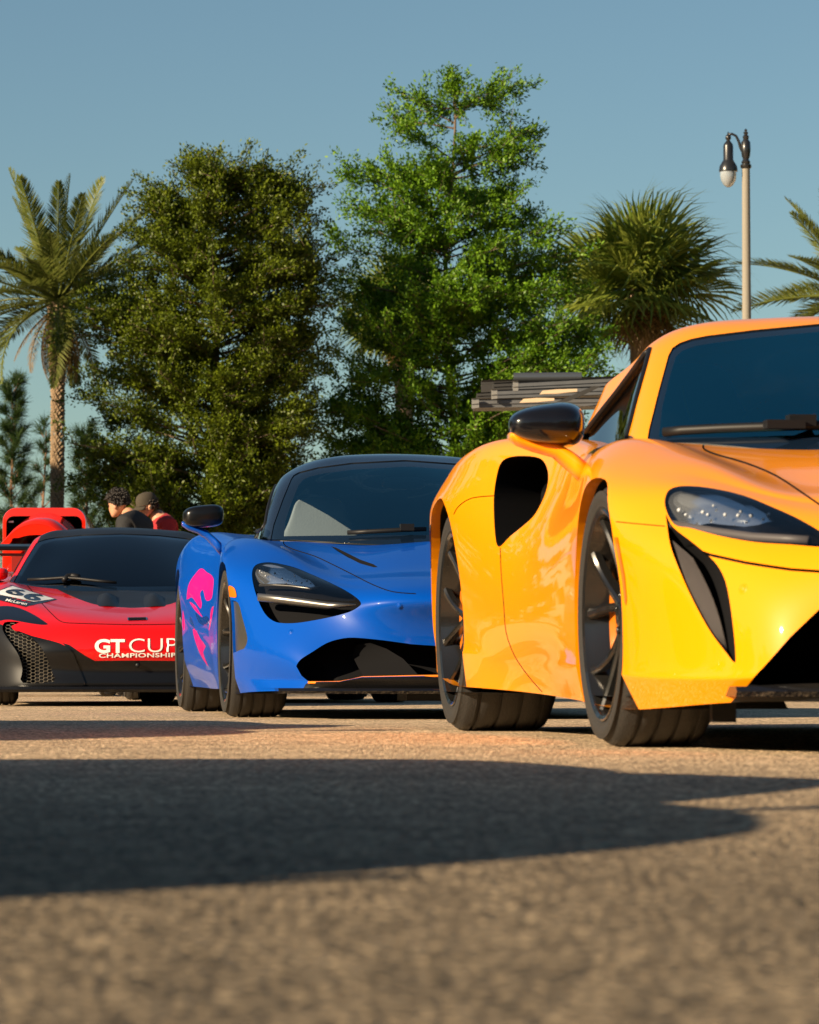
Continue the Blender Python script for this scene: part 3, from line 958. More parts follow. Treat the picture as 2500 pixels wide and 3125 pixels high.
    # --- cabin
    K = [
     [(-.14,0,.72),(-.20,.28,.725),P(2180,1362,-.42),P(1945,1362,-.63),(-1.0,.715,.775),(-1.45,.69,.82),(-2.0,.63,.86),(-2.5,.35,.85),(-2.6,0,.84)],
     [(-.20,0,.76),(-.26,.30,.765),P(2178,1338,-.46),P(1937,1330,-.66),(-1.02,.705,.81),(-1.46,.68,.85),(-2.0,.62,.89),(-2.5,.35,.87),(-2.6,0,.86)],
     [(-.60,0,.94),(-.63,.28,.945),P(2130,1190,-.80),P(1954,1200,-.93),(-1.25,.635,.955),(-1.62,.60,.975),(-2.05,.585,.955),(-2.5,.32,.92),(-2.6,0,.91)],
     [(-.95,0,1.095),(-.98,.25,1.085),P(2120,1080,-1.06),P(1982,1085,-1.18),P(1950,1098,-1.38),P(1895,1150,-1.66),P(1835,1212,-2.0),(-2.42,.3,.98),(-2.5,0,.97)],
     [(-1.12,0,1.165),(-1.15,.25,1.15),P(2135,1018,-1.20),P(2006,1040,-1.30),P(1966,1072,-1.45),P(1905,1135,-1.70),P(1842,1200,-2.02),(-2.38,.3,1.0),(-2.45,0,.99)],
     [(-1.24,0,1.198),(-1.27,.23,1.187),P(2165,984,-1.32),P(2062,1006,-1.40),(-1.52,.47,1.145),(-1.74,.48,1.115),(-2.0,.47,1.07),(-2.25,.25,1.05),(-2.3,0,1.05)],
     [(-1.4,0,1.215),(-1.42,.2,1.208),(-1.46,.28,1.203),(-1.52,.33,1.19),(-1.58,.33,1.18),(-1.74,.32,1.16),(-1.88,.28,1.13),(-2.0,.15,1.12),(-2.05,0,1.12)],
     [(-1.52,0,1.218),(-1.53,0,1.218),(-1.56,0,1.217),(-1.6,0,1.214),(-1.65,0,1.208),(-1.72,0,1.198),(-1.8,0,1.185),(-1.85,0,1.175),(-1.9,0,1.165)],
    ]
    rm = S.take(S.cut([(1310,1602),(1334,1600),(1337,1660),(1336,1732),(1310,1735)], urange=(-3.4, -2.75), vmin=.5))
    if rm.v: rm.inset(.002).build('rear_marker', M['red_lens'], root, 'pair')
    h = ray_hit(S, 2268, 1797); nn = S.normal_at(h)
    for tv, tf in on_sides(None):
        b_ = MB().lathe([(0, .004), (.009, .003), (.011, 0), (.013, .001), (.014, -.002)], 16, Matrix.Translation(h) @ nn.to_track_quat('Z', 'Y').to_matrix().to_4x4())
        mesh('parking_sensor', tv([Vector(v) for v in b_.v]), tf(b_.f), body_m, root, True)
    S.open_top(K)
    S.patch().build('body', body_m, root, 'join')
    H = bsurf(K, 8, 10)
    T = Surf(c, H)
    ws = [(1974,1352),(1981,1310),(2010,1195),(2040,1085),(2052,1062),(2075,1046),(2110,1034),(2160,1024),(2300,1007),(2500,988),(2700,980),(2950,975),(2950,1420),(1960,1420)]
    inner = [(2010,1330),(2020,1240),(2042,1150),(2062,1085),(2082,1066),(2120,1052),(2180,1042),(2300,1027),(2500,1008),(2700,1000),(2950,995),(2950,1330)]
    windscreen(T, root, ws, inner, M['screen_blue'])
    sw = [(1984,1066),(1968,1128),(1944,1215),(1912,1345),(1900,1420),(1760,1420),(1770,1330),(1792,1312),(1830,1262),(1884,1194),(1930,1132),(1966,1082)]
    side_window(T, root, sw, M['side_glass'])
    T.patch().build('roof', body_m, root, 'join')
    for seat_y, (pa, pb) in enumerate((((2083,1180,-1.05),(2112,1290,-.95)), ((2330,1225,-1.05),(2268,1275,-.95)))):
        A_, B_ = P(*pa), P(*pb); MB().tube([(A_[0], -A_[1], A_[2]), ((A_[0] + B_[0]) / 2, -(A_[1] + B_[1]) / 2 - .004, (A_[2] + B_[2]) / 2), (B_[0], -B_[1], B_[2])], .004, 6).build('seat_piping', body_m, root, True)
    cabin_fit(root, -.32, .77, M['seat_dark'], -1.42)
    underbody(root, G, .125)
    # --- mirrors: black cap on an orange foot and arm
    door_mirrors(c, root, [(1672,1296,-.50,24,14),(1670,1296,-.505,78,38),(1668,1296,-.52,104,53),(1668,1297,-.56,116,63),(1668,1298,-.64,118,66),(1669,1298,-.70,114,62)],
                 .0, (1668,1297,-.6), .30, M['gloss_black'],
                 [(1556,1330,-.60,7,10),(1580,1346,-.6,22,15),(1630,1362,-.6,22,17),(1690,1372,-.59,24,24),(1745,1412,-.57,30,34),(1785,1448,-.55,30,40)], body_m, (1671,1297,-.715,92,48))
    # --- wiper
    def on(qx, qy, up=.012):
        h = T.bvh.ray_cast(Vector(c.cam), Vector(c.dirs(qx, qy)).normalized())[0]
        return h + Vector((up, 0, up)) if h is not None else None
    pts = [on(x, y) for x, y in [(2022,1334),(2080,1328),(2200,1322),(2320,1318),(2440,1314),(2560,1312),(2680,1310)]]
    pts = [p for p in pts if p is not None]
    w = MB().tube(pts, .009, 8, True, 1.4); w.build('wiper', M['black'], root, True)
    hub = pts[4]
    MB().box(hub + Vector((.005, 0, .012)), (.05, .07, .03)).box(hub + Vector((.03, -.05, .0)), (.05, .10, .022)).build('wiper_arm', M['black'], root)
    # --- wheels
    cal = simple('orange_caliper', (0.85, 0.22, 0.01), 0.35, coat=.5)
    for sg in (-1, 1):
        wheel(root, 0, .935, sg, .3235, .245, .255, cal, toe=0, spin=.25)
        wheel(root, -2.64, .928, sg, .357, .305, .272, cal, spin=.55)
    splitter(root, 1.085, .80, .3, .128, .150, M['gloss_black'])
    pair('arch_deflector', *(lambda b: ([Vector(v) for v in b.v], b.f))(MB().box((.55, -.754, .092), (.03, .056, .05))), M['black'], root, False)
    return c, root, body_m

ORANGE, orange_root, orange_paint = build_orange()
# ------------------------------------------------------------------ blue sports car with the flower livery
def build_blue():
    c = Car((.136, 15.28), 8.0); P = c.p
    root = empty('sports_car', (c.O[0], c.O[1], 0), c.rz); c.root = root
    tag(root, 'blue sports car with pink flower livery on its door and black roof', 'car', 'sports cars parked in a line')
    body_m = paint('blue_paint', (0.0, 0.062, 0.38), rough=0.4, coat=.45)
    B = [
     [(1.03,0,.115),(1.01,.33,.115),(.95,.55,.115),P(900,2108,.86),P(750,2112,.45),(0,.93,.10),P(670,2093,-.42),(-.95,.88,.12),(-1.5,.88,.12),P(607,2096,-2.15),(-2.67,.93,.14),(-3.15,.86,.2),(-3.45,.7,.2),(-3.5,0,.2)],
     [(1.05,0,.155),(1.03,.33,.155),(.97,.56,.155),P(930,2080,.88),P(724,2075,.40),(0,.945,.18),P(664,2070,-.41),(-.95,.90,.19),(-1.5,.90,.19),P(570,2023,-2.2),(-2.67,.935,.25),(-3.15,.875,.27),(-3.47,.72,.27),(-3.52,0,.27)],
     [(1.05,0,.18),(1.03,.33,.18),(.975,.57,.18),P(925,2062,.875),P(721,2060,.395),(0,.947,.20),P(662,2050,-.41),(-.95,.905,.215),(-1.5,.905,.215),P(568,2005,-2.21),(-2.67,.94,.275),(-3.15,.885,.30),(-3.48,.73,.30),(-3.53,0,.30)],
     [(.98,0,.28),(.97,.33,.28),P(1000,1985,.90),P(840,1985,.76),P(711,1984,.36),(0,.95,.31),P(659,1960,-.39),(-.95,.915,.31),(-1.5,.92,.32),P(561,1960,-2.24),(-2.67,.955,.36),(-3.15,.915,.37),(-3.5,.74,.38),(-3.56,0,.38)],
     [(1.0,0,.41),(.98,.33,.41),P(1040,1890,.86),P(860,1900,.70),P(705,1870,.34),(0,.96,.46),P(661,1860,-.36),(-.95,.90,.45),(-1.5,.91,.46),P(557,1860,-2.27),(-2.67,.957,.52),(-3.15,.915,.52),(-3.52,.74,.52),(-3.58,0,.52)],
     [(1.05,0,.48),(1.02,.33,.48),P(1060,1838,.86),P(850,1820,.60),P(698,1790,.27),(0,.962,.57),P(665,1785,-.30),(-.95,.875,.58),(-1.5,.885,.58),P(550,1790,-2.30),(-2.67,.957,.64),(-3.15,.915,.64),(-3.5,.73,.64),(-3.56,0,.64)],
     [(.97,0,.53),(.94,.33,.53),P(1050,1800,.74),P(820,1735,.38),P(700,1735,.18),P(682,1702,.0),P(670,1712,-.25),(-.95,.85,.68),(-1.5,.86,.70),(-2.2,.935,.71),P(541,1767,-2.67),(-3.15,.91,.72),(-3.45,.72,.72),(-3.5,0,.72)],
     [(.86,0,.56),(.84,.30,.56),P(1030,1785,.64),P(850,1700,.22),P(755,1675,.02),P(705,1668,-.18),P(675,1680,-.42),(-.95,.82,.77),(-1.5,.83,.79),(-2.2,.91,.81),P(556,1688,-2.58),(-3.1,.90,.80),(-3.4,.68,.80),(-3.45,0,.80)],
     [(.72,0,.59),(.70,.30,.59),P(1010,1765,.52),P(890,1690,.18),P(813,1656,-.05),P(760,1641,-.25),P(705,1645,-.5),(-.95,.79,.795),(-1.5,.77,.83),(-2.1,.83,.885),P(598,1634,-2.42),(-3.05,.78,.88),(-3.3,.60,.87),(-3.35,0,.87)],
     [(.52,0,.625),(.50,.28,.62),(.42,.46,.61),P(935,1703,.1),P(862,1666,-.12),P(800,1648,-.33),(-.6,.78,.785),(-.95,.71,.795),(-1.5,.68,.83),(-2.1,.70,.88),(-2.5,.70,.89),(-2.9,.62,.89),(-3.1,.45,.89),(-3.15,0,.89)],
     [(.30,0,.675),(.29,.26,.672),(.22,.42,.665),(.03,.52,.695),(-.2,.56,.745),(-.38,.58,.775),(-.6,.60,.785),(-.95,.58,.79),(-1.5,.5,.82),(-2.0,.5,.86),(-2.3,.5,.87),(-2.6,.4,.87),(-2.75,.25,.87),(-2.8,0,.87)],
     [(.08,0,.73),(.06,.18,.728),(0,.28,.725),(-.12,.33,.74),(-.3,.34,.765),(-.45,.34,.78),(-.65,.3,.785),(-.95,.3,.79),(-1.5,.25,.82),(-1.9,.25,.85),(-2.1,.25,.86),(-2.3,.2,.86),(-2.35,.12,.86),(-2.4,0,.86)],
     [(-.12,0,.775),(-.14,0,.775),(-.2,0,.778),(-.28,0,.78),(-.4,0,.782),(-.55,0,.785),(-.7,0,.785),(-.95,0,.79),(-1.5,0,.82),(-1.8,0,.84),(-1.9,0,.85),(-2.0,0,.85),(-2.05,0,.85),(-2.1,0,.85)],
    ]
    G = bsurf(B, 7, 9); S = Surf(c, G)
    cut_arch(S, root, 0, .322, .350, lip_mat=body_m)
    cut_arch(S, root, -2.67, .345, .378, lip_mat=body_m)
    fr = dict(urange=(-.7, 1.3))
    # headlight socket: lamp pod above a silver blade above an open dark duct
    eye = smooth_poly([(769,1752),(776,1729),(797,1718),(834,1717),(897,1731),(949,1752),(1001,1775),(1053,1801),(1088,1824),(1102,1841),(1093,1853),(1063,1869),(1001,1885),(917,1900),(865,1902),(834,1895),(808,1872),(787,1830),(774,1788)], 4)
    lf = S.take(S.cut(eye, **fr))
    lf.walls(push(.12)).build('headlight_surround', M['gloss_black'], root, 'pair', 'flat')
    hb = lf.moved(push(.12)).build('headlight', M['void'], root, 'pair')
    upper = smooth_poly([(770,1752),(777,1730),(798,1719),(834,1718),(897,1732),(949,1753),(1001,1776),(1053,1802),(1086,1824),(1070,1835),(990,1830),(900,1822),(810,1815),(785,1808),(775,1785)], 3)
    tmp = sub_surf(S, lf); uf = tmp.take(tmp.cut(upper)); uf.surf = S
    pod = smooth_poly([(782,1757),(786,1735),(806,1724),(838,1725),(890,1741),(940,1764),(968,1784),(966,1794),(940,1790),(880,1780),(830,1780),(795,1778)], 4)
    lamp_kit(S, c, hb, uf, pod, [(795,1742,6),(812,1757,5),(840,1748,6),(862,1765,6),(880,1772,5),(905,1772,6),(922,1778,6),(938,1772,7),(950,1780,5),(834,1732,4),(900,1752,4)],
             (.066, .022), M['lamp_chrome'], [(795,1786),(840,1785),(890,1788),(950,1796),(980,1790)], .006, M['satin'], G)
    bl = [(788,1822,.60),(850,1829,.66),(920,1838,.73),(1000,1848,.82),(1085,1845,.90)]
    for tv, tf in on_sides(None):
        V, Fc = blob([(Vector((lambda t: (t[0] - .02, -t[1], t[2]))(P(*q))), Vector((.03, 0, 0)), Vector((0, 0, r_))) for q, r_ in zip(bl, (.016, .018, .018, .016, .006))], 14, .8)
        mesh('headlight_blade', tv(V), tf(Fc), M['satin'], root, True)
    # front intake, carbon inside
    it = smooth_poly([(904,2033),(917,2013),(954,1989),(996,1963),(1037,1950),(1084,1946),(1178,1955),(1256,1966)], 3, False) + [Vector(q) for q in [(1332,1971),(1600,1975),(1600,2062),(1335,2062),(1105,2066),(1037,2080),(943,2081),(920,2062)]]
    recess(S, root, it, .20, (M['carbon'], M['void']), ('intake_wall', 'intake_back'), (.3, 1.4), 'join')
    for tv, tf in on_sides(None):      # vane standing in the intake
        V = []
        for q in ((1090,1968,.84),(1075,2000,.80),(1095,2040,.86),(1110,2064,.92),(1130,1962,.93),(1180,1980,.95),(1230,2010,.97),(1275,2058,1.0)):
            a = P(*q); V.append(Vector((a[0], -a[1], a[2])))
        mesh('intake_vane', tv(V), tf([(0, 1, 5, 4), (1, 2, 6, 5), (2, 3, 7, 6)]), M['void'], root, True)
    # black lower lip and splitter, thin orange stripe above it
    lip = S.take(S.cut([(933,2088),(945,2081),(1037,2081),(1105,2067),(1335,2063),(1600,2062),(1600,2140),(905,2140)], urange=(.4, 1.4)))
    lip.build('bumper_lip', M['carbon'], root, 'join')
    org = simple('orange_stripe', (0.85, 0.22, 0.01), 0.35, coat=.5)
    pts = [(940,2083,.905),(990,2083,.93),(1037,2082,.95),(1075,2075,.965),(1105,2068,.98),(1180,2066,1.0),(1260,2064,1.02),(1335,2063,1.04)]
    L = [Vector((lambda t: (t[0] + .006, -t[1], t[2]))(P(*q))) for q in pts]
    L = [Vector((p.x, min(p.y, -.001), p.z)) for p in L]
    MB().tube(L + [Vector((1.062, 0, L[-1].z))] + mirrored(L)[::-1], .0055, 6).build('pinstripe', org, root, True)
    splitter(root, 1.05, .80, .3, .105, .128, M['gloss_black'], .19)
    # black underside blocks that hang below the splitter
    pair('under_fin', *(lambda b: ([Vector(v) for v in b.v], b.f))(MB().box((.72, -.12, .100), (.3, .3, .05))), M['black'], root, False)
    sh = lambda pts, w=3.0, ur=(-.8, 1.3): shut_line(S, root, pts, w, ur, .006)
    sh([(874,1634),(866,1650),(870,1664),(900,1678),(960,1697),(1020,1725),(1080,1755),(1140,1785),(1200,1806),(1270,1812)], 3)
    # bonnet vent
    vent = [(1010,1667),(1025,1671),(1060,1688),(1100,1708),(1140,1722),(1154,1731),(1140,1731),(1100,1720),(1060,1700),(1030,1682)]
    recess(S, root, vent, .03, (M['void'], M['void']), ('vent_wall', 'bonnet_vent'), (-.5, .9), 'pair', lambda q: tuple(q - Vector((0, 0, .02))))
    # side marker and the satin duct panel behind the bumper corner
    mk = S.take(S.cut(smooth_poly([(700,1789),(714,1793),(720,1803),(723,1822),(712,1823),(700,1818)], 3), urange=(0, .9)))
    mk.inset(.003).build('side_marker', M['amber'], root, 'pair')
    dp = S.take(S.cut(smooth_poly([(703,1832),(727,1840),(740,1885),(752,1930),(755,1955),(748,1975),(735,1983),(690,1984),(690,1832)], 3), urange=(0, .9)))
    dp.walls(lambda q: tuple(q - S.normal_at(q) * .014)).build('duct_edge', M['black'], root, 'pair', 'flat')
    dp.inset(-.012).build('brake_duct_panel', M['satin'], root, 'pair')
    # parking sensors
    for (sx, sy) in ((887,1928), (1220,1850)):
        h = ray_hit(S, sx, sy); nn = S.normal_at(h)
        for tv, tf in on_sides(None):
            rot = nn.to_track_quat('Z', 'Y').to_matrix().to_4x4()
            b = MB().lathe([(0, .004), (.009, .003), (.011, 0), (.013, .001), (.014, -.002)], 16, Matrix.Translation(h) @ rot)
            mesh('parking_sensor', tv([Vector(v) for v in b.v]), tf(b.f), body_m, root, True)
    # flower livery printed on the door
    pink = paint('pink_print', (0.85, 0.012, 0.30), rough=.4)
    dark = paint('dark_blue_print', (0.004, 0.055, 0.30), rough=.4)
    lv = [
      (pink, [(570,1830),(574,1790),(584,1768),(596,1752),(608,1738),(618,1735),(632,1747),(641,1752),(652,1766),(650,1800),(646,1826),(634,1834),(626,1826),(620,1800),(610,1812),(616,1840),(612,1858),(598,1838),(584,1822)]),
      (pink, [(578,1836),(596,1848),(610,1870),(619,1884),(606,1874),(590,1856)]),
      (pink, [(588,1920),(600,1926),(612,1950),(628,1972),(620,1990),(630,2020),(637,2036),(618,2010),(604,1980),(594,1950)]),
      (pink, [(644,1860),(652,1850),(648,1880),(642,1912),(637,1924),(641,1890)]),
      (pink, [(558,1862),(562,1880),(564,1912),(560,1925),(556,1895)]),
      (dark, [(586,1776),(592,1758),(604,1746),(598,1764),(590,1786),(580,1796)]),
      (dark, [(596,1868),(612,1884),(632,1880),(640,1896),(628,1910),(606,1900)]),
      (dark, [(580,1880),(590,1900),(598,1930),(588,1912),(580,1900)]),
    ]
    for mt, pl in lv:
        q = S.take(S.cut(smooth_poly(pl, 2), urange=(-2.6, -.3)))
        if q.v: q.build('livery_flower', mt, root, 'pair')
    # cabin
    K = [
     [(-.14,0,.75),(-.20,.28,.755),P(900,1652,-.45),P(812,1652,-.68),(-1.0,.71,.78),(-1.45,.69,.80),(-2.0,.60,.83),(-2.5,.35,.83),(-2.6,0,.83)],
     [(-.19,0,.79),(-.25,.29,.795),P(897,1634,-.49),P(803,1630,-.70),(-1.02,.705,.815),(-1.46,.68,.835),(-2.0,.60,.86),(-2.5,.34,.85),(-2.6,0,.85)],
     [(-.60,0,.985),(-.63,.27,.98),P(925,1530,-.84),P(836,1522,-.98),(-1.25,.635,.985),(-1.60,.60,.985),(-2.05,.50,.95),(-2.5,.30,.90),(-2.6,0,.90)],
     [(-.95,0,1.135),(-.98,.24,1.125),P(945,1450,-1.08),P(863,1465,-1.20),(-1.38,.575,1.09),(-1.66,.55,1.08),(-2.05,.43,1.02),(-2.4,.25,.97),(-2.5,0,.96)],
     [(-1.13,0,1.195),(-1.16,.24,1.182),P(955,1424,-1.20),P(876,1445,-1.31),(-1.45,.53,1.13),(-1.70,.50,1.11),(-2.0,.40,1.06),(-2.35,.22,1.01),(-2.4,0,1.0)],
     [(-1.24,0,1.224),(-1.27,.22,1.216),P(1000,1398,-1.31),P(925,1415,-1.40),(-1.5,.44,1.168),(-1.74,.42,1.14),(-1.98,.34,1.10),(-2.2,.20,1.07),(-2.25,0,1.06)],
     [(-1.38,0,1.238),(-1.40,.18,1.234),(-1.44,.26,1.225),(-1.50,.31,1.212),(-1.56,.31,1.197),(-1.74,.30,1.17),(-1.86,.26,1.14),(-2.0,.14,1.12),(-2.05,0,1.115)],
     [(-1.50,0,1.240),(-1.51,0,1.240),(-1.54,0,1.238),(-1.58,0,1.235),(-1.63,0,1.228),(-1.70,0,1.215),(-1.78,0,1.195),(-1.84,0,1.18),(-1.9,0,1.165)],
    ]
    S.open_top(K); S.patch().build('body', body_m, root, 'join')
    H = bsurf(K, 8, 10); T = Surf(c, H)
    ws = [(826,1644),(835,1600),(864,1520),(888,1462),(896,1450),(912,1441),(970,1426),(1074,1412),(1230,1404),(1600,1400),(1600,1680),(815,1680)]
    inner = [(866,1634),(870,1590),(888,1535),(910,1480),(924,1462),(945,1452),(990,1442),(1074,1431),(1230,1422),(1600,1420),(1600,1628),(1000,1632)]
    windscreen(T, root, ws, inner, M['screen'])
    sw = [(866,1468),(848,1520),(815,1615),(806,1640),(790,1660),(700,1660),(740,1600),(800,1520)]
    side_window(T, root, smooth_poly([(-.82,.85),(-1.02,.965),(-1.28,1.06),(-1.5,1.085),(-1.75,1.06),(-1.98,.98),(-2.02,.91),(-1.5,.87)], 3), M['clear_side'], side=True)
    dkroof = paint('black_roof', (0.008, 0.012, 0.022), rough=.25)
    T.patch().build('roof', dkroof, root, 'join')
    cabin_fit(root, -.34, .775, M['seat_grey'], -1.30, seat_z=.30)
    # sun visor and rear-view mirror behind the screen
    a = P(1275,1432,-1.12)
    MB().box((a[0] - .06, -a[1], a[2] - .01), (.03, .30, .10)).build('sun_visor', M['seat_dark'], root)
    a = P(1232,1474,-1.02)
    V, Fc = blob([(Vector((a[0] - d, -a[1], a[2])), Vector((0, .105 * k, 0)), Vector((0, 0, .03 * k))) for d, k in ((0, .8), (.012, 1), (.03, .95))], 20, .6)
    mesh('interior_mirror', V, Fc, M['seat_grey'], root, True)
    underbody(root, G, .125)
    door_mirrors(c, root, [(622,1574,-.50,12,8),(622,1574,-.505,44,24),(622,1574,-.52,58,31),(621,1575,-.56,63,34),(620,1576,-.64,63,34),(620,1576,-.68,60,32)],
                 .06, (621,1575,-.6), .08, M['carbon'],
                 [(556,1598,-.60,4,7),(575,1610,-.6,12,9),(602,1618,-.6,12,10),(630,1632,-.6,14,15),(655,1656,-.58,16,18),(674,1676,-.56,16,20)], body_m, (620,1576,-.685,54,28), .62)
    # wiper
    def on(qx, qy, up=.012):
        h = ray_hit(T, qx, qy); return h + Vector((up, 0, up)) if h is not None else None
    pts = [p for p in [on(x, y) for x, y in [(1060,1634),(1120,1631),(1180,1628),(1240,1625),(1300,1623)]] if p is not None]
    if len(pts) > 2:
        MB().tube(pts, .008, 8, True, 1.3).build('wiper', M['black'], root, True)
        MB().box(pts[3] + Vector((.01, 0, .01)), (.04, .06, .03)).build('wiper_arm', M['black'], root)
    cal = simple('dark_caliper', (0.02, 0.02, 0.02), 0.4)
    for sg in (-1, 1):
        wheel(root, 0, .945, sg, .327, .250, .257, cal, spin=.1)
        wheel(root, -2.67, .938, sg, .3455, .305, .265, cal, spin=.4)
    return c, root, body_m
BLUE, blue_root, blue_paint = build_blue()
# ------------------------------------------------------------------ red racing car
def build_red():
    c = Car((-1.761, 21.99), 7.5); P = c.p
    root = empty('sports_car', (c.O[0], c.O[1], 0), c.rz); c.root = root
    tag(root, 'red racing sports car with white lettering on its nose and black bonnet', 'car', 'sports cars parked in a line')
    body_m = paint('red_paint', (0.62, 0.005, 0.006), rough=0.4, coat=.8)
    rear = lambda *r: list(r)
    B = [
     [(1.00,0,.11),(.99,.33,.11),(.95,.60,.105),(.80,.80,.10),(.42,.92,.10),(0,.94,.10),(-.42,.93,.11),(-.95,.88,.12),(-1.5,.87,.128),(-2.12,.92,.14),(-2.64,.93,.15),(-3.15,.90,.2),(-3.4,.7,.2),(-3.45,0,.2)],
     [(1.01,0,.145),(1.0,.33,.145),(.96,.60,.145),(.81,.80,.145),(.40,.93,.145),(0,.945,.17),(-.41,.935,.18),(-.95,.895,.20),(-1.5,.895,.20),(-2.2,.93,.22),(-2.64,.96,.25),(-3.15,.93,.27),(-3.45,.72,.27),(-3.5,0,.27)],
     [(.99,0,.22),(.98,.33,.22),(.93,.60,.23),(.79,.80,.25),(.38,.935,.27),(0,.95,.28),(-.40,.938,.28),(-.95,.91,.28),(-1.5,.918,.29),(-2.22,.94,.31),(-2.64,.968,.34),(-3.15,.94,.35),(-3.5,.74,.35),(-3.55,0,.35)],
     [(1.03,0,.30),(1.01,.33,.30),(.95,.60,.32),(.79,.80,.34),(.36,.94,.38),(0,.96,.40),(-.38,.94,.40),(-.95,.905,.38),(-1.5,.91,.40),(-2.24,.945,.42),(-2.64,.972,.46),(-3.15,.945,.47),(-3.52,.74,.47),(-3.58,0,.47)],
     [(1.02,0,.39),(1.0,.33,.395),(.91,.60,.41),(.72,.81,.44),(.32,.95,.50),(0,.966,.53),(-.33,.942,.53),(-.95,.88,.52),(-1.5,.885,.54),(-2.27,.945,.56),(-2.64,.975,.59),(-3.15,.945,.6),(-3.5,.73,.6),(-3.56,0,.6)],
     [(.97,0,.465),(.94,.33,.475),(.80,.60,.49),(.56,.82,.53),(.22,.945,.60),(-.02,.95,.655),(-.25,.94,.64),(-.95,.85,.65),(-1.5,.85,.67),(-2.2,.935,.70),(-2.64,.972,.72),(-3.15,.94,.74),(-3.45,.72,.74),(-3.5,0,.74)],
     [(.87,0,.51),(.83,.32,.52),(.66,.58,.55),(.38,.80,.605),(.06,.88,.685),(-.15,.885,.72),(-.40,.89,.73),(-.95,.82,.75),(-1.5,.81,.79),(-2.15,.90,.82),(-2.6,.95,.80),(-3.1,.90,.84),(-3.38,.68,.84),(-3.42,0,.84)],
     [(.71,0,.545),(.67,.30,.56),(.50,.56,.60),(.18,.73,.685),(-.10,.77,.745),(-.28,.775,.775),(-.5,.785,.785),(-.95,.775,.795),(-1.5,.765,.855),(-2.1,.85,.90),(-2.5,.88,.89),(-3.05,.80,.90),(-3.3,.60,.90),(-3.35,0,.90)],
     [(.50,0,.58),(.47,.28,.595),(.35,.48,.62),(.08,.62,.685),(-.15,.66,.735),(-.35,.68,.765),(-.6,.70,.78),(-.95,.70,.79),(-1.5,.68,.855),(-2.1,.70,.90),(-2.5,.70,.91),(-2.9,.62,.92),(-3.1,.45,.92),(-3.15,0,.92)],
     [(.30,0,.615),(.28,.25,.63),(.20,.40,.645),(.02,.50,.68),(-.2,.54,.72),(-.38,.57,.745),(-.6,.58,.765),(-.95,.58,.78),(-1.5,.5,.84),(-2.0,.5,.88),(-2.3,.5,.89),(-2.6,.4,.9),(-2.75,.25,.9),(-2.8,0,.9)],
     [(.08,0,.67),(.06,.18,.68),(0,.28,.685),(-.12,.32,.705),(-.3,.33,.73),(-.45,.33,.75),(-.65,.3,.76),(-.95,.3,.77),(-1.5,.25,.83),(-1.9,.25,.87),(-2.1,.25,.88),(-2.3,.2,.88),(-2.35,.12,.88),(-2.4,0,.88)],
     [(-.12,0,.725),(-.14,0,.725),(-.2,0,.73),(-.28,0,.735),(-.4,0,.745),(-.55,0,.75),(-.7,0,.76),(-.95,0,.77),(-1.5,0,.82),(-1.8,0,.86),(-1.9,0,.87),(-2.0,0,.87),(-2.05,0,.87),(-2.1,0,.87)],
    ]
    G = bsurf(B, 7, 9); S = Surf(c, G)
    cut_arch(S, root, 0, .318, .345, lip_mat=body_m)
    cut_arch(S, root, -2.64, .352, .392, lip_mat=body_m)
    fr = dict(urange=(-.9, 1.3))
    full = Surf(c, G)
    # headlight
    hl = smooth_poly([(-60,1862),(-20,1852),(25,1849),(63,1857),(104,1876),(138,1898),(146,1906),(125,1907),(83,1901),(45,1894),(15,1892),(-60,1905)], 3)
    lf = S.take(S.cut(hl, **fr))
    hs = lf.build('headlight', M['gloss_black'], root, 'pair')
    # honeycomb corner intake behind black side panel, carbon fin and lower valance
    mesh_poly = smooth_poly([(10,1904),(22,1897),(60,1899),(36,1910),(40,1920),(58,1932),(100,1952),(128,1978),(148,2016),(162,2058),(164,2082),(70,2084),(66,2060),(68,2040),(58,2002),(38,1970),(20,1945),(8,1922)], 2)
    mp, mb = recess(S, root, mesh_poly, .09, (M['void'], M['void']), ('intake_wall', 'corner_intake'), (-.3, 1.3), 'pair')
    side_p = S.take(S.cut(smooth_poly([(-90,1905),(6,1906),(20,1924),(40,1946),(60,1976),(76,2002),(82,2040),(80,2075),(78,2088),(-90,2088)], 2), **fr))
    side_p.build('side_panel', M['black'], root, 'pair')
    fin = S.take(S.cut(smooth_poly([(42,1923),(100,1944),(160,1958),(200,1972),(225,1995),(250,2060),(258,2090),(230,2092),(150,2092),(146,2052),(146,2014),(128,1978),(100,1952),(60,1934)], 2), **fr))
    fin.inset(.010).build('carbon_fin', M['carbon'], root, 'pair')
    val = S.take(S.cut([(190,1962),(212,1968),(232,1982),(262,2002),(290,2017),(415,2016),(700,2016),(700,2170),(-120,2170),(-120,2084),(60,2084),(62,2078),(166,2078),(170,2070),(232,2076),(250,2060),(222,1992)], **fr))
    val.build('front_valance', M['carbon'], root, 'join')
    # hexagon wires of the corner intake
    pl = [Vector(q) for q in mesh_poly]
    def inside(x, y):
        r = False
        for i in range(len(pl)):
            a, b = pl[i], pl[i - 1]
            if (a.y > y) != (b.y > y) and x < (b.x - a.x) * (y - a.y) / (b.y - a.y) + a.x: r = not r
        return r
    hw, hh = 8.5, 10.4; m = MB()
    for r_ in range(22):
        for q in range(16):
            cx_ = 0 + q * hw * 1.5 * 1.0 + 0; cy_ = 1892 + r_ * hh + (hh * .5 if q % 2 else 0)
            if not inside(cx_, cy_): continue
            L = []
            for k in range(7):
                an = math.pi / 3 * k
                t = ray_hit(full, cx_ + hw * .98 * math.cos(an), cy_ + hh * .58 * math.sin(an))
                if t is not None: L.append(t + Vector((-.045, 0, 0)))
            if len(L) == 7: m.tube(L, .0022, 4, False)
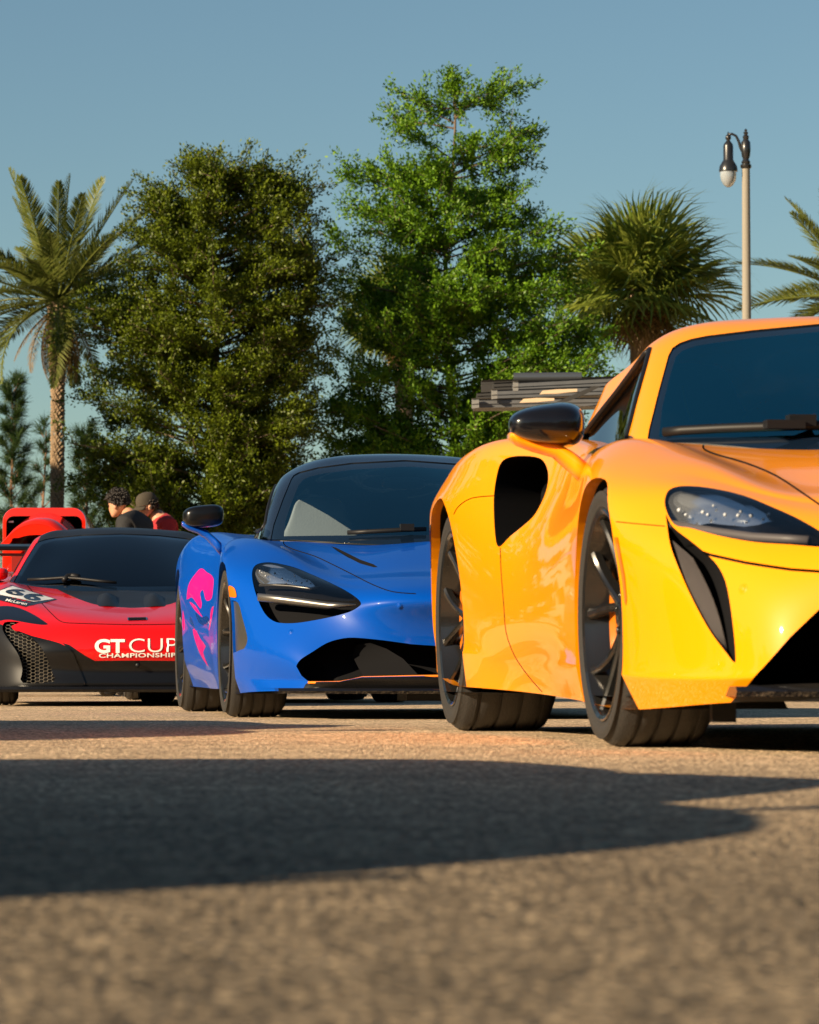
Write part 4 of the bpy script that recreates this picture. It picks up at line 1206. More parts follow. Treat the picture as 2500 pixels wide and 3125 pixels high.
    for o in pair('honeycomb_grille', [Vector(v) for v in m.v], m.f, simple('grille_wire', (.16, .14, .11), .45, metal=.5), root, False): o['kind'] = 'stuff'
    # black wrapped bonnet centre
    bon = S.take(S.cut(smooth_poly([(120,1775),(163,1793),(200,1811),(250,1832),(301,1847),(376,1854),(415,1855),(470,1850)], 3, False) + [Vector((600,1830)), Vector((600,1740)), Vector((120,1740))], urange=(-.75, .8)))
    satin_black = paint('satin_black_wrap', (0.012, 0.014, 0.018), rough=.45, coat=.35, coat_rough=.22)
    bon.build('bonnet', satin_black, root, 'join')
    for o_ in (0,):      # two raised nostril scoops in the bonnet
        for sy in (-1, 1):
            V = []; n = 9
            for i in range(n):
                q = i / (n - 1); uu = .36 - .42 * q
                for k in range(9):
                    t = (k / 8 - .5) * 2
                    y = sy * (.10 + .045 * 1.0) + t * .085 * (1 - .35 * q)
                    h0 = S.bvh.ray_cast(Vector((uu, -abs(y), 2)), Vector((0, 0, -1)))[0]
                    z = (h0.z if h0 else .65)
                    hmp = math.cos(t * math.pi / 2) ** 1.5 * .042 * math.sin(min(1, q * 1.6 + .15) * math.pi / 2) * (1 - max(0, q - .6) / .4) ** 1.0
                    V.append((uu, y, z - .004 + hmp))
            mesh('bonnet_scoop', V, [(i * 9 + k, (i + 1) * 9 + k, (i + 1) * 9 + k + 1, i * 9 + k + 1) for i in range(n - 1) for k in range(8)], satin_black, root, True)
    shut_line(S, root, [(75,1778),(95,1800),(125,1838),(165,1880),(190,1898),(230,1902),(376,1906),(430,1906),(520,1905)], 2.4, (-.9, 1.3), .006)
    # badge, tow hook
    V01, Fq = grid01(6, 1)
    lay_on(full, root, 'badge', V01, Fq, [(389,1886),(448,1885),(449,1893),(389,1895)], M['chrome'], .004)
    lay_on(full, root, 'badge_inlay', V01, Fq, [(392,1887.5),(445,1886.5),(446,1891.5),(392,1893)], M['void'], .006)
    h = ray_hit(full, 420, 2030)
    MB().lathe([(0, .03), (.012, .03), (.014, .02), (.014, -.03)], 12, Matrix.Translation(h) @ Matrix.Rotation(math.pi / 2, 4, 'Y')).build('tow_hook', M['black'], root, True)
    # lettering
    white = simple('white_vinyl', (.80, .80, .78), .35, coat=.3)
    ink = simple('black_vinyl', (.012, .012, .014), .35, coat=.3)
    def word(s_, quad, mt, bold=0.0, lift=.004, sp_=1.0, sh=0.0):
        V, Fc = text_mesh(s_, bold, sh, sp_)
        return lay_on(full, root, 'lettering', V, Fc, quad, mt, lift)
    word('GT', [(289,1951),(381,1951),(381,1993),(289,1993)], white, .035)
    word('CUP', [(394,1950),(541,1948),(541,1990),(394,1991)], white, -.008)
    word('CHAMPIONSHIP', [(302,1994),(537,1992),(537,2005),(302,2007)], white, .02, sp_=1.05)
    Vq, Fq = grid01(8, 4)
    lay_on(full, root, 'number_panel', Vq, Fq, [(34,1786),(174,1830),(78,1853),(-44,1822)], ink, .002)
    lay_on(full, root, 'number_panel_face', Vq, Fq, [(38,1790),(166,1829),(103,1838),(-20,1812)], white, .0035)
    word('6', [(40,1793),(87,1807),(62,1823),(8,1811)], ink, .04, .005)
    word('6', [(92,1805),(146,1823),(110,1838),(64,1827)], ink, .04, .005)
    word('McLaren', [(22,1829),(86,1842),(80,1849),(16,1836)], white, .01, .005)
    # cabin
    K = [
     [(-.14,0,.70),(-.20,.28,.705),(-.42,.56,.745),(-.63,.72,.765),(-1.0,.715,.775),(-1.45,.69,.82),(-2.0,.63,.86),(-2.5,.35,.85),(-2.6,0,.84)],
     [(-.20,0,.745),(-.26,.30,.75),(-.46,.57,.78),P(29,1772,-.66),(-1.02,.705,.81),(-1.46,.68,.85),(-2.0,.62,.89),(-2.5,.35,.87),(-2.6,0,.86)],
     [(-.60,0,.93),(-.63,.28,.925),(-.80,.51,.925),P(72,1703,-.93),(-1.25,.635,.945),(-1.62,.60,.955),(-2.05,.585,.94),(-2.5,.32,.92),(-2.6,0,.91)],
     [(-.95,0,1.07),(-.98,.25,1.065),(-1.06,.45,1.05),P(107,1653,-1.18),(-1.38,.575,1.065),(-1.66,.55,1.05),(-2.0,.53,1.0),(-2.42,.3,.97),(-2.5,0,.96)],
     [(-1.12,0,1.128),(-1.15,.25,1.115),(-1.20,.43,1.095),P(125,1634,-1.30),(-1.45,.54,1.09),(-1.70,.52,1.07),(-2.02,.50,1.02),(-2.38,.3,.99),(-2.45,0,.98)],
     [(-1.24,0,1.158),(-1.27,.23,1.15),(-1.32,.37,1.142),P(160,1618,-1.40),(-1.52,.45,1.12),(-1.74,.44,1.10),(-2.0,.42,1.06),(-2.25,.25,1.03),(-2.3,0,1.03)],
     [(-1.4,0,1.176),(-1.42,.2,1.170),(-1.46,.28,1.166),(-1.52,.33,1.156),(-1.58,.33,1.15),(-1.74,.32,1.13),(-1.88,.28,1.10),(-2.0,.15,1.09),(-2.05,0,1.09)],
     [(-1.52,0,1.180),(-1.53,0,1.180),(-1.56,0,1.179),(-1.6,0,1.177),(-1.65,0,1.171),(-1.72,0,1.162),(-1.8,0,1.15),(-1.85,0,1.14),(-1.9,0,1.13)],
    ]
    S.open_top(K); S.patch().build('body', body_m, root, 'join')
    H = bsurf(K, 8, 10); T = Surf(c, H)
    ws = [(38,1790),(44,1770),(80,1706),(110,1658),(118,1652),(140,1645),(167,1640),(250,1632),(376,1628),(415,1628),(700,1628),(700,1830),(30,1830)]
    inner = [(52,1778),(85,1722),(120,1668),(128,1660),(167,1648),(250,1640),(376,1635),(700,1634),(700,1789),(376,1789),(209,1786)]
    windscreen(T, root, ws, inner, M['tinted'])
    # black roof panel above the red screen pillars
    rf = T.take(T.cut([(113,1654),(122,1640),(128,1626),(140,1600),(700,1560),(700,1629),(376,1629),(250,1633),(167,1641),(130,1649)], urange=(-2.2, -.9)))
    rf.build('roof', satin_black, root, 'join')
    side_window(T, root, smooth_poly([(-.80,.83),(-1.02,.94),(-1.28,1.035),(-1.5,1.055),(-1.75,1.03),(-1.98,.96),(-2.02,.92),(-1.5,.87)], 3), M['tinted'], side=True)
    T.patch().build('screen_pillars', body_m, root, 'join')
    cabin_fit(root, -.34, .775, M['seat_dark'], -1.42)
    underbody(root, G, .125)
    def on(qx, qy, up=.015):
        h = ray_hit(T, qx, qy); return h + Vector((up, 0, up)) if h is not None else None
    for nm, px_, r_ in (('wiper', [(85,1776),(140,1774),(195,1770),(240,1773),(300,1780),(355,1785)], .010), ('wiper_arm', [(195,1778),(206,1766),(222,1764),(240,1768)], .018)):
        q = [p for p in [on(*t) for t in px_] if p is not None]
        if len(q) > 2: MB().tube(q, r_, 8).build(nm, M['black'], root, True)
    door_mirrors(c, root, [(-8,1752,-.52,4,3),(-8,1752,-.525,20,12),(-8,1752,-.54,30,17),(-8,1752,-.58,34,19),(-8,1752,-.66,34,19)], .05, (-8,1752,-.6), .1, body_m,
                 [(-30,1766,-.6,4,4),(-8,1774,-.6,8,5),(14,1780,-.6,8,6),(34,1790,-.6,8,8)], M['carbon'], (-8,1752,-.665,30,16))
    # front splitter and rear wing
    splitter(root, 1.08, .95, .3, .085, .118, M['carbon'], .22, .35)
    V = []
    for i in range(21):
        y = -.88 + 1.76 * i / 20
        V += [(-3.05, y, 1.085), (-3.12, y, 1.112), (-3.22, y, 1.120), (-3.33, y, 1.135), (-3.33, y, 1.130), (-3.2, y, 1.092), (-3.1, y, 1.078)]
    Fc = [(i * 7 + k, i * 7 + (k + 1) % 7, (i + 1) * 7 + (k + 1) % 7, (i + 1) * 7 + k) for i in range(20) for k in range(7)] + [tuple(range(7)), tuple(20 * 7 + k for k in range(6, -1, -1))]
    wing = mesh('rear_wing', V, Fc, M['carbon'], root, True)
    for sy in (-1, 1):
        MB().box((-3.20, sy * .885, 1.06), (.36, .008, .18)).build('wing_end_plate', M['carbon'], wing)
        MB().tube([(-3.0, sy * .35, .85), (-3.12, sy * .35, .98), (-3.2, sy * .35, 1.09)], [.03, .02, .02], 6, True, 2.0).build('wing_upright', M['black'], wing)
    MB().box((-3.34, 0, 1.058), (.02, 1.7, .022)).build('gurney_strip', M['satin'], wing)
    cal = simple('grey_caliper', (0.1, 0.1, 0.1), 0.4)
    for sg in (-1, 1):
        wheel(root, 0, .945, sg, .327, .250, .257, cal, spin=.1)
        wheel(root, -2.64, .955, sg, .3455, .305, .265, cal, spin=.4)
    return c, root, body_m
RED, red_root, red_paint = build_red()
# ------------------------------------------------------------------ vegetation
def at_px(px, D):
    return (px - CX) * D / F_PX
def z_px(py, D):
    return CAM_H + (Y_HOR - py) * D / F_PX

M['bark'] = simple('oak_bark', (0.13, 0.09, 0.06), .9, bump=(30, .6), var=.35, vscale=14)
M['pine_bark'] = simple('pine_bark', (0.22, 0.12, 0.07), .9, bump=(30, .6), var=.35, vscale=14)
M['leaf_oak'] = leaf_mat('live_oak_leaf', (0.028, 0.050, 0.002), (0.135, 0.175, 0.008), .2)
M['leaf_green'] = leaf_mat('young_oak_leaf', (0.04, 0.115, 0.004), (0.16, 0.29, 0.014), .25)
M['leaf_dark'] = leaf_mat('shrub_leaf', (0.035, 0.065, 0.008), (0.08, 0.12, 0.014), .3)
M['frond'] = leaf_mat('date_frond', (0.085, 0.115, 0.018), (0.18, 0.19, 0.04), .3, .4)
M['frond_old'] = leaf_mat('old_frond', (0.20, 0.13, 0.045), (0.30, 0.19, 0.07), .3, .6)
M['fan'] = leaf_mat('sabal_fan', (0.10, 0.16, 0.018), (0.27, 0.30, 0.05), .3, .4)
M['needle'] = leaf_mat('pine_needle', (0.02, 0.05, 0.010), (0.05, 0.085, 0.02), .2, .5)
M['boot'] = simple('palm_boot', (0.27, 0.185, 0.11), .85, var=.45, vscale=25)
M['boot_dark'] = simple('palm_core', (0.085, 0.055, 0.032), .95)

def leaves(C, Dv, n_each, L, W, spread, rng, up=.25):
    """rhombic leaves scattered round tuft centres C with axis hints Dv -> vertices, quads"""
    C = np.repeat(C, n_each, 0); Dv = np.repeat(Dv, n_each, 0); n = len(C)
    C = C + rng.normal(0, spread, (n, 3))
    a = Dv + rng.normal(0, .75, (n, 3)); a[:, 2] += up * rng.random(n)
    a /= np.linalg.norm(a, axis=1)[:, None] + 1e-9
    b = np.cross(a, rng.normal(0, 1, (n, 3))); b /= np.linalg.norm(b, axis=1)[:, None] + 1e-9
    l = L * rng.uniform(.6, 1.25, n)[:, None]; w = W * rng.uniform(.7, 1.2, n)[:, None]
    V = np.stack([C, C + a * l * .5 + b * w * .5, C + a * l, C + a * l * .5 - b * w * .5], 1).reshape(-1, 3)
    return V, np.arange(4 * n).reshape(-1, 4)

def leafy_tree(name, px, D, prof, label, mat, seed, limbs=110, twigs=9, tufts=5, per=11, leaf=(.085, .036), rise=.35, trunk_r=.11, group=None, bare=0.0, lean=0.0, cat='tree', depth_k=.85, wisp=0.0, airy=None):
    """tapered trunk with limbs that reach the outline given as (py, left px, right px)"""
    rng = np.random.default_rng(seed)
    X0 = at_px(px, D)
    pz = np.array([z_px(p[0], D) for p in prof]); pl = np.array([X0 - at_px(p[1], D) for p in prof]); pr = np.array([at_px(p[2], D) - X0 for p in prof])
    o = np.argsort(pz); pz, pl, pr = pz[o], pl[o], pr[o]
    ztop, zlow = pz[-1], pz[0]
    root = empty(name, (X0, D, 0)); tag(root, label, cat, group)
    sway = lambda z: np.array([lean * z + .10 * math.sin(z * .9 + seed), .10 * math.cos(z * .7 + seed), z])
    tz = np.linspace(0, ztop * .97, 16)
    MB().tube([sway(z) for z in tz], [max(.012, trunk_r * (1 - z / ztop) ** .8 + .012) for z in tz], 9).build('trunk', M['bark'], root, True)
    br = MB(); TC, TD = [], []
    for i in range(limbs):
        z0 = zlow * .55 + (ztop - zlow * .55) * (i + rng.random()) / limbs
        z0 = min(z0, ztop * .96)
        if airy and rng.random() < np.interp(z0, [z_px(airy[0], D), z_px(airy[1], D)], [0, airy[2]]): continue
        az = (rng.choice([0, math.pi]) + rng.normal(0, .35)) if i % 3 == 0 else (-math.pi / 2 + rng.normal(0, .7) if i % 3 == 1 else rng.uniform(0, 2 * math.pi))
        ca, sa = math.cos(az), math.sin(az)
        z1 = min(ztop, z0 + rng.uniform(.3, 1.2) * rise * (.5 + (ztop - z0) * .12) * 2)
        rl, rr = np.interp(z1, pz, pl), np.interp(z1, pz, pr)
        R = (rr if ca > 0 else rl); Rd = depth_k * (rl + rr) / 2
        k = (rng.uniform(.25, 1.0) if i % 3 == 1 else rng.uniform(.6, 1.0)) ** .6 * (1 + wisp * max(0, rng.normal(0, .12)))
        z1 = max(z1, zlow + .1)
        end = np.array([sway(z1)[0] + ca * R * k, sway(z1)[1] + sa * Rd * k, z1]); st = sway(z0)
        mid = (st + end) / 2 + np.array([0, 0, .25 * rise * rng.uniform(-.4, 1.2)]) + rng.normal(0, .08, 3)
        T_ = np.linspace(0, 1, 6)[:, None]
        pts = (1 - T_) ** 2 * st + 2 * T_ * (1 - T_) * mid + T_ ** 2 * end
        ln = np.linalg.norm(end - st)
        br.tube(pts, [max(.006, .030 * trunk_r / .11 * (1 - t * .85)) for t in T_[:, 0]], 5)
        nt = max(3, int(twigs * min(1.6, .5 + ln / 2.2)))
        for j in range(nt):
            t = rng.uniform(.10, 1.0) ** .85
            p0 = (1 - t) ** 2 * st + 2 * t * (1 - t) * mid + t ** 2 * end
            d = (end - st) / (ln + 1e-6) * .8 + rng.normal(0, .55, 3) + np.array([0, 0, .25]); d /= np.linalg.norm(d)
            tl = rng.uniform(.22, .62) * (1.0 if t < .85 else 1.15)
            if j % 2 == 0: br.tube([p0, p0 + d * tl * .5 + rng.normal(0, .02, 3), p0 + d * tl], [.007, .005, .003], 4, False)
            for q in range(tufts):
                if rng.random() < bare: continue
                TC.append(p0 + d * tl * (q + .6) / tufts); TD.append(d)
    br.build('branch', M['bark'], root, True)
    V, Fc = leaves(np.array(TC), np.array(TD), per, leaf[0], leaf[1], .055, rng)
    mesh_np('crown', V, Fc, mat, root)
    return root

oak_a = leafy_tree('oak_tree', 640, 60, [(1560,330,860),(1450,290,900),(1330,262,930),(1230,250,930),(1120,300,945),(1000,262,955),(900,280,955),(800,330,965),(730,400,985),(670,450,1000),(610,470,990),(550,560,960),(515,640,900)],
   'broad olive green oak tree with an upright ragged top beside the palm', M['leaf_oak'], 3, 250, 11, 6, 15, (.070, .034), .38, .12, wisp=1.6, airy=(700, 480, .6))
oak_b = leafy_tree('oak_tree', 1375, 62, [(1430,1000,1520),(1340,970,1660),(1230,1000,1830),(1130,1010,1880),(1030,1060,1890),(900,1065,1860),(800,1060,1800),(720,1050,1690),(650,1110,1640),(580,1030,1610),(500,1060,1640),(430,1060,1640),(360,1090,1640),(290,1140,1600),(230,1190,1540)],
   'tall bright green oak tree with pale trunk and open airy top', M['leaf_green'], 11, 250, 10, 6, 13, (.082, .038), .30, .075, wisp=.6, airy=(950, 450, .68))

def shrub(px, D, top, w, label, seed, mat):
    return leafy_tree('shrub', px, D, [(1800, px - w, px + w), ((1800 + top) / 2, px - w * 1.05, px + w * 1.05), (top, px - w * .3, px + w * .3)], label, mat, seed, 46, 8, 5, 10, (.09, .04), .3, .05, cat='shrub')
shrub(470, 66, 1490, 130, 'dark leafy shrub standing behind the two people', 21, M['leaf_dark'])
shrub(840, 64, 1420, 190, 'dense dark shrub under the crowns behind the blue car', 22, M['leaf_dark'])
shrub(1180, 70, 1330, 170, 'dark shrub at the foot of the tall bright green oak', 23, M['leaf_dark'])

# ---- pinnate palms
def frond_mesh(L, bend, seed, dead=False, npin=62):
    rng = np.random.default_rng(seed)
    n = 14; pts = [np.zeros(3)]; ang = 0.0
    for i in range(n):
        ang = -bend * (i / n) ** 1.5
        pts.append(pts[-1] + np.array([math.cos(ang), 0, math.sin(ang)]) * L / n)
    pts = np.array(pts)
    m = MB(); m.tube(pts, [.018 * (1 - i / (n + 1)) + .003 for i in range(n + 1)], 5, False)
    V, Fc = list(m.v), list(m.f)
    for i in range(npin):
        t = .14 + .86 * i / (npin - 1)
        k = t * n; a = int(min(k, n - 1)); p0 = pts[a] + (pts[a + 1] - pts[a]) * (k - a); tg = (pts[a + 1] - pts[a]) / (L / n)
        up = np.cross(tg, np.array([0, 1., 0])); up = -up if up[2] < 0 else up
        ll = L * .185 * (math.sin(math.pi * min(1, .18 + t * .80)) ** .6) * rng.uniform(.88, 1.1)
        for sy in (-1, 1):
            d = tg * (.55 + .5 * t) + np.array([0, sy * (1.05 - .35 * t), 0]) + up * rng.uniform(.25, .55) * (-.6 if dead else 1) + rng.normal(0, .06, 3)
            d /= np.linalg.norm(d)
            w = .0105 * L / 1.7 * np.cross(d, up)
            e = p0 + d * ll + np.array([0, 0, -.06 * ll]); mm = p0 + d * ll * .5
            o = len(V); V += [tuple(p0 - w * .5), tuple(p0 + w * .5), tuple(mm + w), tuple(e), tuple(mm - w)]
            Fc.append((o, o + 1, o + 2, o + 3, o + 4))
    me = bpy.data.meshes.new('frond'); me.from_pydata(V, [], Fc); me.update()
    me.materials.append(M['frond_old'] if dead else M['frond'])
    return me

FRONDS = [frond_mesh(1.75, b, 40 + i) for i, b in enumerate((.10, .28, .50, .80, 1.15))]
FRONDS_OLD = [frond_mesh(1.25, b, 60 + i, True, 34) for i, b in enumerate((.6, 1.0, 1.3))]
boot_me = None
def date_palm(px, D, py_crown, trunk_px, label, seed, n=46, scale=1.0, scales=True, lean=0.0):
    global boot_me
    rng = np.random.default_rng(seed)
    X, zc = at_px(px, D), z_px(py_crown, D)
    root = empty('palm_tree', (X, D, 0)); tag(root, label, 'palm', 'date palms')
    r = trunk_px * D / F_PX / 2
    ax = lambda z: Vector((lean * (z / zc - 1) * 0 + lean * math.sin(z / zc * 2.4) , 0, z))
    zs = np.linspace(0, zc, 14)
    MB().tube([ax(z) for z in zs], [r * (.92 if z < zc * .8 else .92 + .5 * (z / zc - .8) / .2) for z in zs], 12).build('trunk', M['boot_dark'], root, True)
    if scales:
        if boot_me is None:
            b = MB(); b.add([(-.5, 0, -.5), (.5, 0, -.5), (.62, .0, .1), (0, .05, .75), (-.62, 0, .1), (0, .52, .28), (-.3, .40, .05), (.3, .40, .05)],
                            [(0, 1, 7, 6), (1, 2, 7), (2, 3, 5, 7), (3, 4, 6, 5), (4, 0, 6), (5, 6, 7)])
            o = b.build('leaf_base', M['boot'], None); boot_me = o.data; bpy.data.objects.remove(o)
        z = z_px(1620, D); row = 0; hgt = r * .62
        while z < zc - .1:
            rr = r * (.92 if z < zc * .8 else .92 + .5 * (z / zc - .8) / .2)
            for k in range(9):
                a = 2 * math.pi * (k + .5 * (row % 2) + .14 * row) / 9
                if math.sin(a) > .45: continue
                o = bpy.data.objects.new('leaf_base', boot_me); COL.objects.link(o); o.parent = root
                p = ax(z); o.location = (p.x + rr * .96 * math.cos(a), rr * .96 * math.sin(a), z + rng.normal(0, .008))
                o.rotation_euler = (rng.normal(0, .1), rng.normal(0, .08), a - math.pi / 2)
                gsc = 1 if z < zc * .80 else 1.5
                o.scale = (r * .46, r * rng.uniform(.32, .55) * gsc, hgt * rng.uniform(.8, 1.15) * gsc)
            z += hgt * .78; row += 1
    top = ax(zc)
    for i in range(n):
        q = (i + .5) / n
        el = math.radians(78 - 106 * q ** .85 + rng.normal(0, 6)); az = i * 2.39996 + rng.normal(0, .15)
        me = FRONDS[min(4, max(0, int((q + rng.normal(0, .12)) * 5)))]
        o = bpy.data.objects.new('frond', me); COL.objects.link(o); o.parent = root
        o.location = top + Vector((.08 * math.cos(az), .08 * math.sin(az), .12 * (1 - q)))
        o.rotation_euler = (Matrix.Rotation(az, 3, 'Z') @ Matrix.Rotation(-el, 3, 'Y') @ Matrix.Rotation(rng.normal(0, .25), 3, 'X')).to_euler()
        o.scale = [scale * rng.uniform(.88, 1.1)] * 3
    for i in range(14):
        az = i * 2.39996 + .7; el = math.radians(-38 - 34 * rng.random())
        o = bpy.data.objects.new('old_frond', FRONDS_OLD[i % 3]); COL.objects.link(o); o.parent = root
        o.location = top + Vector((.1 * math.cos(az), .1 * math.sin(az), -.15)); o.rotation_euler = (Matrix.Rotation(az, 3, 'Z') @ Matrix.Rotation(-el, 3, 'Y')).to_euler(); o.scale = [scale * rng.uniform(.6, .9)] * 3
    return root
date_palm(166, 70, 920, 42, 'date palm with a scaly brown trunk and feathery crown beside the oak', 5, scale=1.48, lean=.05)
date_palm(2620, 70, 905, 46, 'date palm with feathery crown rising past the lamp post above the orange roof', 6, scale=1.35, scales=False)

# ---- fan palms
def fan_mesh(seed, pet, R, nseg=34, dead=False):
    rng = np.random.default_rng(seed)
    m = MB(); m.tube([(0, 0, 0), (pet * .5, 0, .02), (pet, 0, 0)], [.022, .016, .012], 5, False)
    V, Fc = list(m.v), list(m.f)
    for i in range(nseg):
        t = (i + .5) / nseg * 2 - 1; a = t * math.radians(118)
        d = np.array([math.cos(a), math.sin(a), .14 * math.cos(a) - .25 * abs(t)]); d /= np.linalg.norm(d)
        ll = R * (1 - .25 * abs(t)) * rng.uniform(.9, 1.08); p0 = np.array([pet, 0, 0]) - np.array([.1 * abs(t), 0, 0])
        s_ = np.cross(d, np.array([0, 0, 1.])); s_ /= np.linalg.norm(s_); w = s_ * .019 * R / .9
        p1 = p0 + d * ll * .55; p2 = p0 + d * ll * .8 + np.array([0, 0, -.10 * ll * rng.uniform(.3, 1)]); p3 = p0 + d * ll + np.array([0, 0, -.30 * ll * rng.uniform(.4, 1.3)])
        z = np.array([0, 0, .012 * (1 if i % 2 else -1)])
        o = len(V); V += [tuple(p0), tuple(p1 - w + z), tuple(p1 + w - z), tuple(p2 - w * .5), tuple(p2 + w * .5), tuple(p3)]
        Fc += [(o, o + 2, o + 1), (o + 1, o + 2, o + 4, o + 3), (o + 3, o + 4, o + 5)]
    me = bpy.data.meshes.new('fan_leaf'); me.from_pydata(V, [], Fc); me.update(); me.materials.append(M['frond_old'] if dead else M['fan'])
    return me
FANS = [fan_mesh(80 + i, p, r) for i, (p, r) in enumerate(((.50, 1.1), (.62, 1.15), (.7, 1.0), (.40, 1.15)))]
FANS_OLD = [fan_mesh(90 + i, .5, .7, 26, True) for i in range(2)]
def fan_palm(px, D, py_c, label, seed, n=58, scale=1.0, squash=1.0):
    rng = np.random.default_rng(seed)
    X, zc = at_px(px, D), z_px(py_c, D)
    root = empty('palm_tree', (X, D, 0)); tag(root, label, 'palm', 'fan palms')
    MB().tube([(0, 0, z) for z in np.linspace(0, zc, 8)], [.2, .17, .17, .17, .17, .18, .22, .2], 12).build('trunk', M['boot'], root, True)
    for i in range(n):
        q = (i + .5) / n; el = math.radians(86 - 118 * q + rng.normal(0, 6)); az = i * 2.39996 + rng.normal(0, .2)
        o = bpy.data.objects.new('fan_leaf', FANS[i % 4]); COL.objects.link(o); o.parent = root
        o.location = (0, 0, zc); o.scale = [scale * rng.uniform(.85, 1.1)] * 3
        o.rotation_euler = (Matrix.Rotation(az, 3, 'Z') @ Matrix.Rotation(-el, 3, 'Y') @ Matrix.Rotation(rng.normal(0, .4), 3, 'X')).to_euler()
    for i in range(12):
        az = i * 2.39996; el = math.radians(-50 - 30 * rng.random())
        o = bpy.data.objects.new('old_fan_leaf', FANS_OLD[i % 2]); COL.objects.link(o); o.parent = root
        o.location = (0, 0, zc - .1); o.scale = [scale * .9] * 3; o.rotation_euler = (Matrix.Rotation(az, 3, 'Z') @ Matrix.Rotation(-el, 3, 'Y')).to_euler()
    b = MB()
    for i in range(40):
        a = i * 2.4; z = zc - .15 - .9 * i / 40
        p = Vector((.2 * math.cos(a), .2 * math.sin(a), z)); b.tube([p, p + Vector((.14 * math.cos(a), .14 * math.sin(a), .2))], [.035, .015], 5)
    b.build('leaf_boots', M['boot'], root)['kind'] = 'stuff'
    return root
fan_palm(1960, 66, 880, 'fan palm with a round spiky crown between the tall oak and the lamp post', 7, 46, 1.30)
fan_palm(1235, 74, 985, 'fan palm half hidden behind the tall bright green oak', 8, 44, 1.05)

# ---- young pines
def pine(px, D, top, label, seed, h_w, n=34, dens=1.0, dry=False):
    rng = np.random.default_rng(seed)
    X, zt = at_px(px, D), z_px(top, D)
    root = empty('pine_tree', (X, D, 0)); tag(root, label, 'pine', 'young pines')
    MB().tube([(0.05 * math.sin(z * 1.3 + seed), 0, z) for z in np.linspace(0, zt, 10)], list(np.linspace(.07, .012, 10)), 7).build('trunk', M['pine_bark'], root, True)
    br = MB(); TC, TD = [], []
    w = h_w * D / F_PX
    for i in range(n):
        q = i / (n - 1); z = zt * (.30 + .70 * q); az = i * 2.39996 + rng.normal(0, .3)
        ln = w * (1.05 - .85 * q ** 1.4) * rng.uniform(.6, 1.1) + .12
        d = np.array([math.cos(az), math.sin(az), rng.uniform(.15, .8) + q * .7]); d /= np.linalg.norm(d)
        st = np.array([0, 0, z]); pts = [st, st + d * ln * .5, st + d * ln * .9 + np.array([0, 0, .18 * ln])]
        br.tube(pts, [.016, .012, .007], 5, False)
        for k in range(max(2, int(7 * dens))):
            t = rng.uniform(.35, 1.0); TC.append(st + d * ln * t + np.array([0, 0, .15 * ln * t * t])); TD.append(d)
    br.build('branch', M['pine_bark'], root, True)
    C = np.repeat(np.array(TC), 26, 0); Dd = np.repeat(np.array(TD), 26, 0); m = len(C)
    a = Dd * .7 + rng.normal(0, .6, (m, 3)); a[:, 2] += .25; a /= np.linalg.norm(a, axis=1)[:, None]
    b = np.cross(a, rng.normal(0, 1, (m, 3))); b /= np.linalg.norm(b, axis=1)[:, None]
    l = rng.uniform(.16, .30, m)[:, None]; wd = .006
    C = C + rng.normal(0, .03, (m, 3))
    V = np.stack([C - b * wd, C + b * wd, C + a * l + b * wd * .4 + np.array([0, 0, -.02]), C + a * l - b * wd * .4 + np.array([0, 0, -.02])], 1).reshape(-1, 3)
    mesh_np('needles', V, np.arange(4 * m).reshape(-1, 4), M['frond_old'] if dry else M['needle'], root)['kind'] = 'stuff'
pine(38, 76, 1180, 'young pine with bushy needles behind the red hot rod', 31, 95, 46, 1.3)
pine(132, 78, 1310, 'thin scraggy pine with a dark trunk between the bushy pine and the palm', 32, 55, 24, .6)
pine(262, 74, 1330, 'young pine standing between the palm trunk and the oak', 33, 85, 40, 1.1)
pine(350, 80, 1450, 'low young pine behind the person in the black shirt', 34, 60, 24, .8)
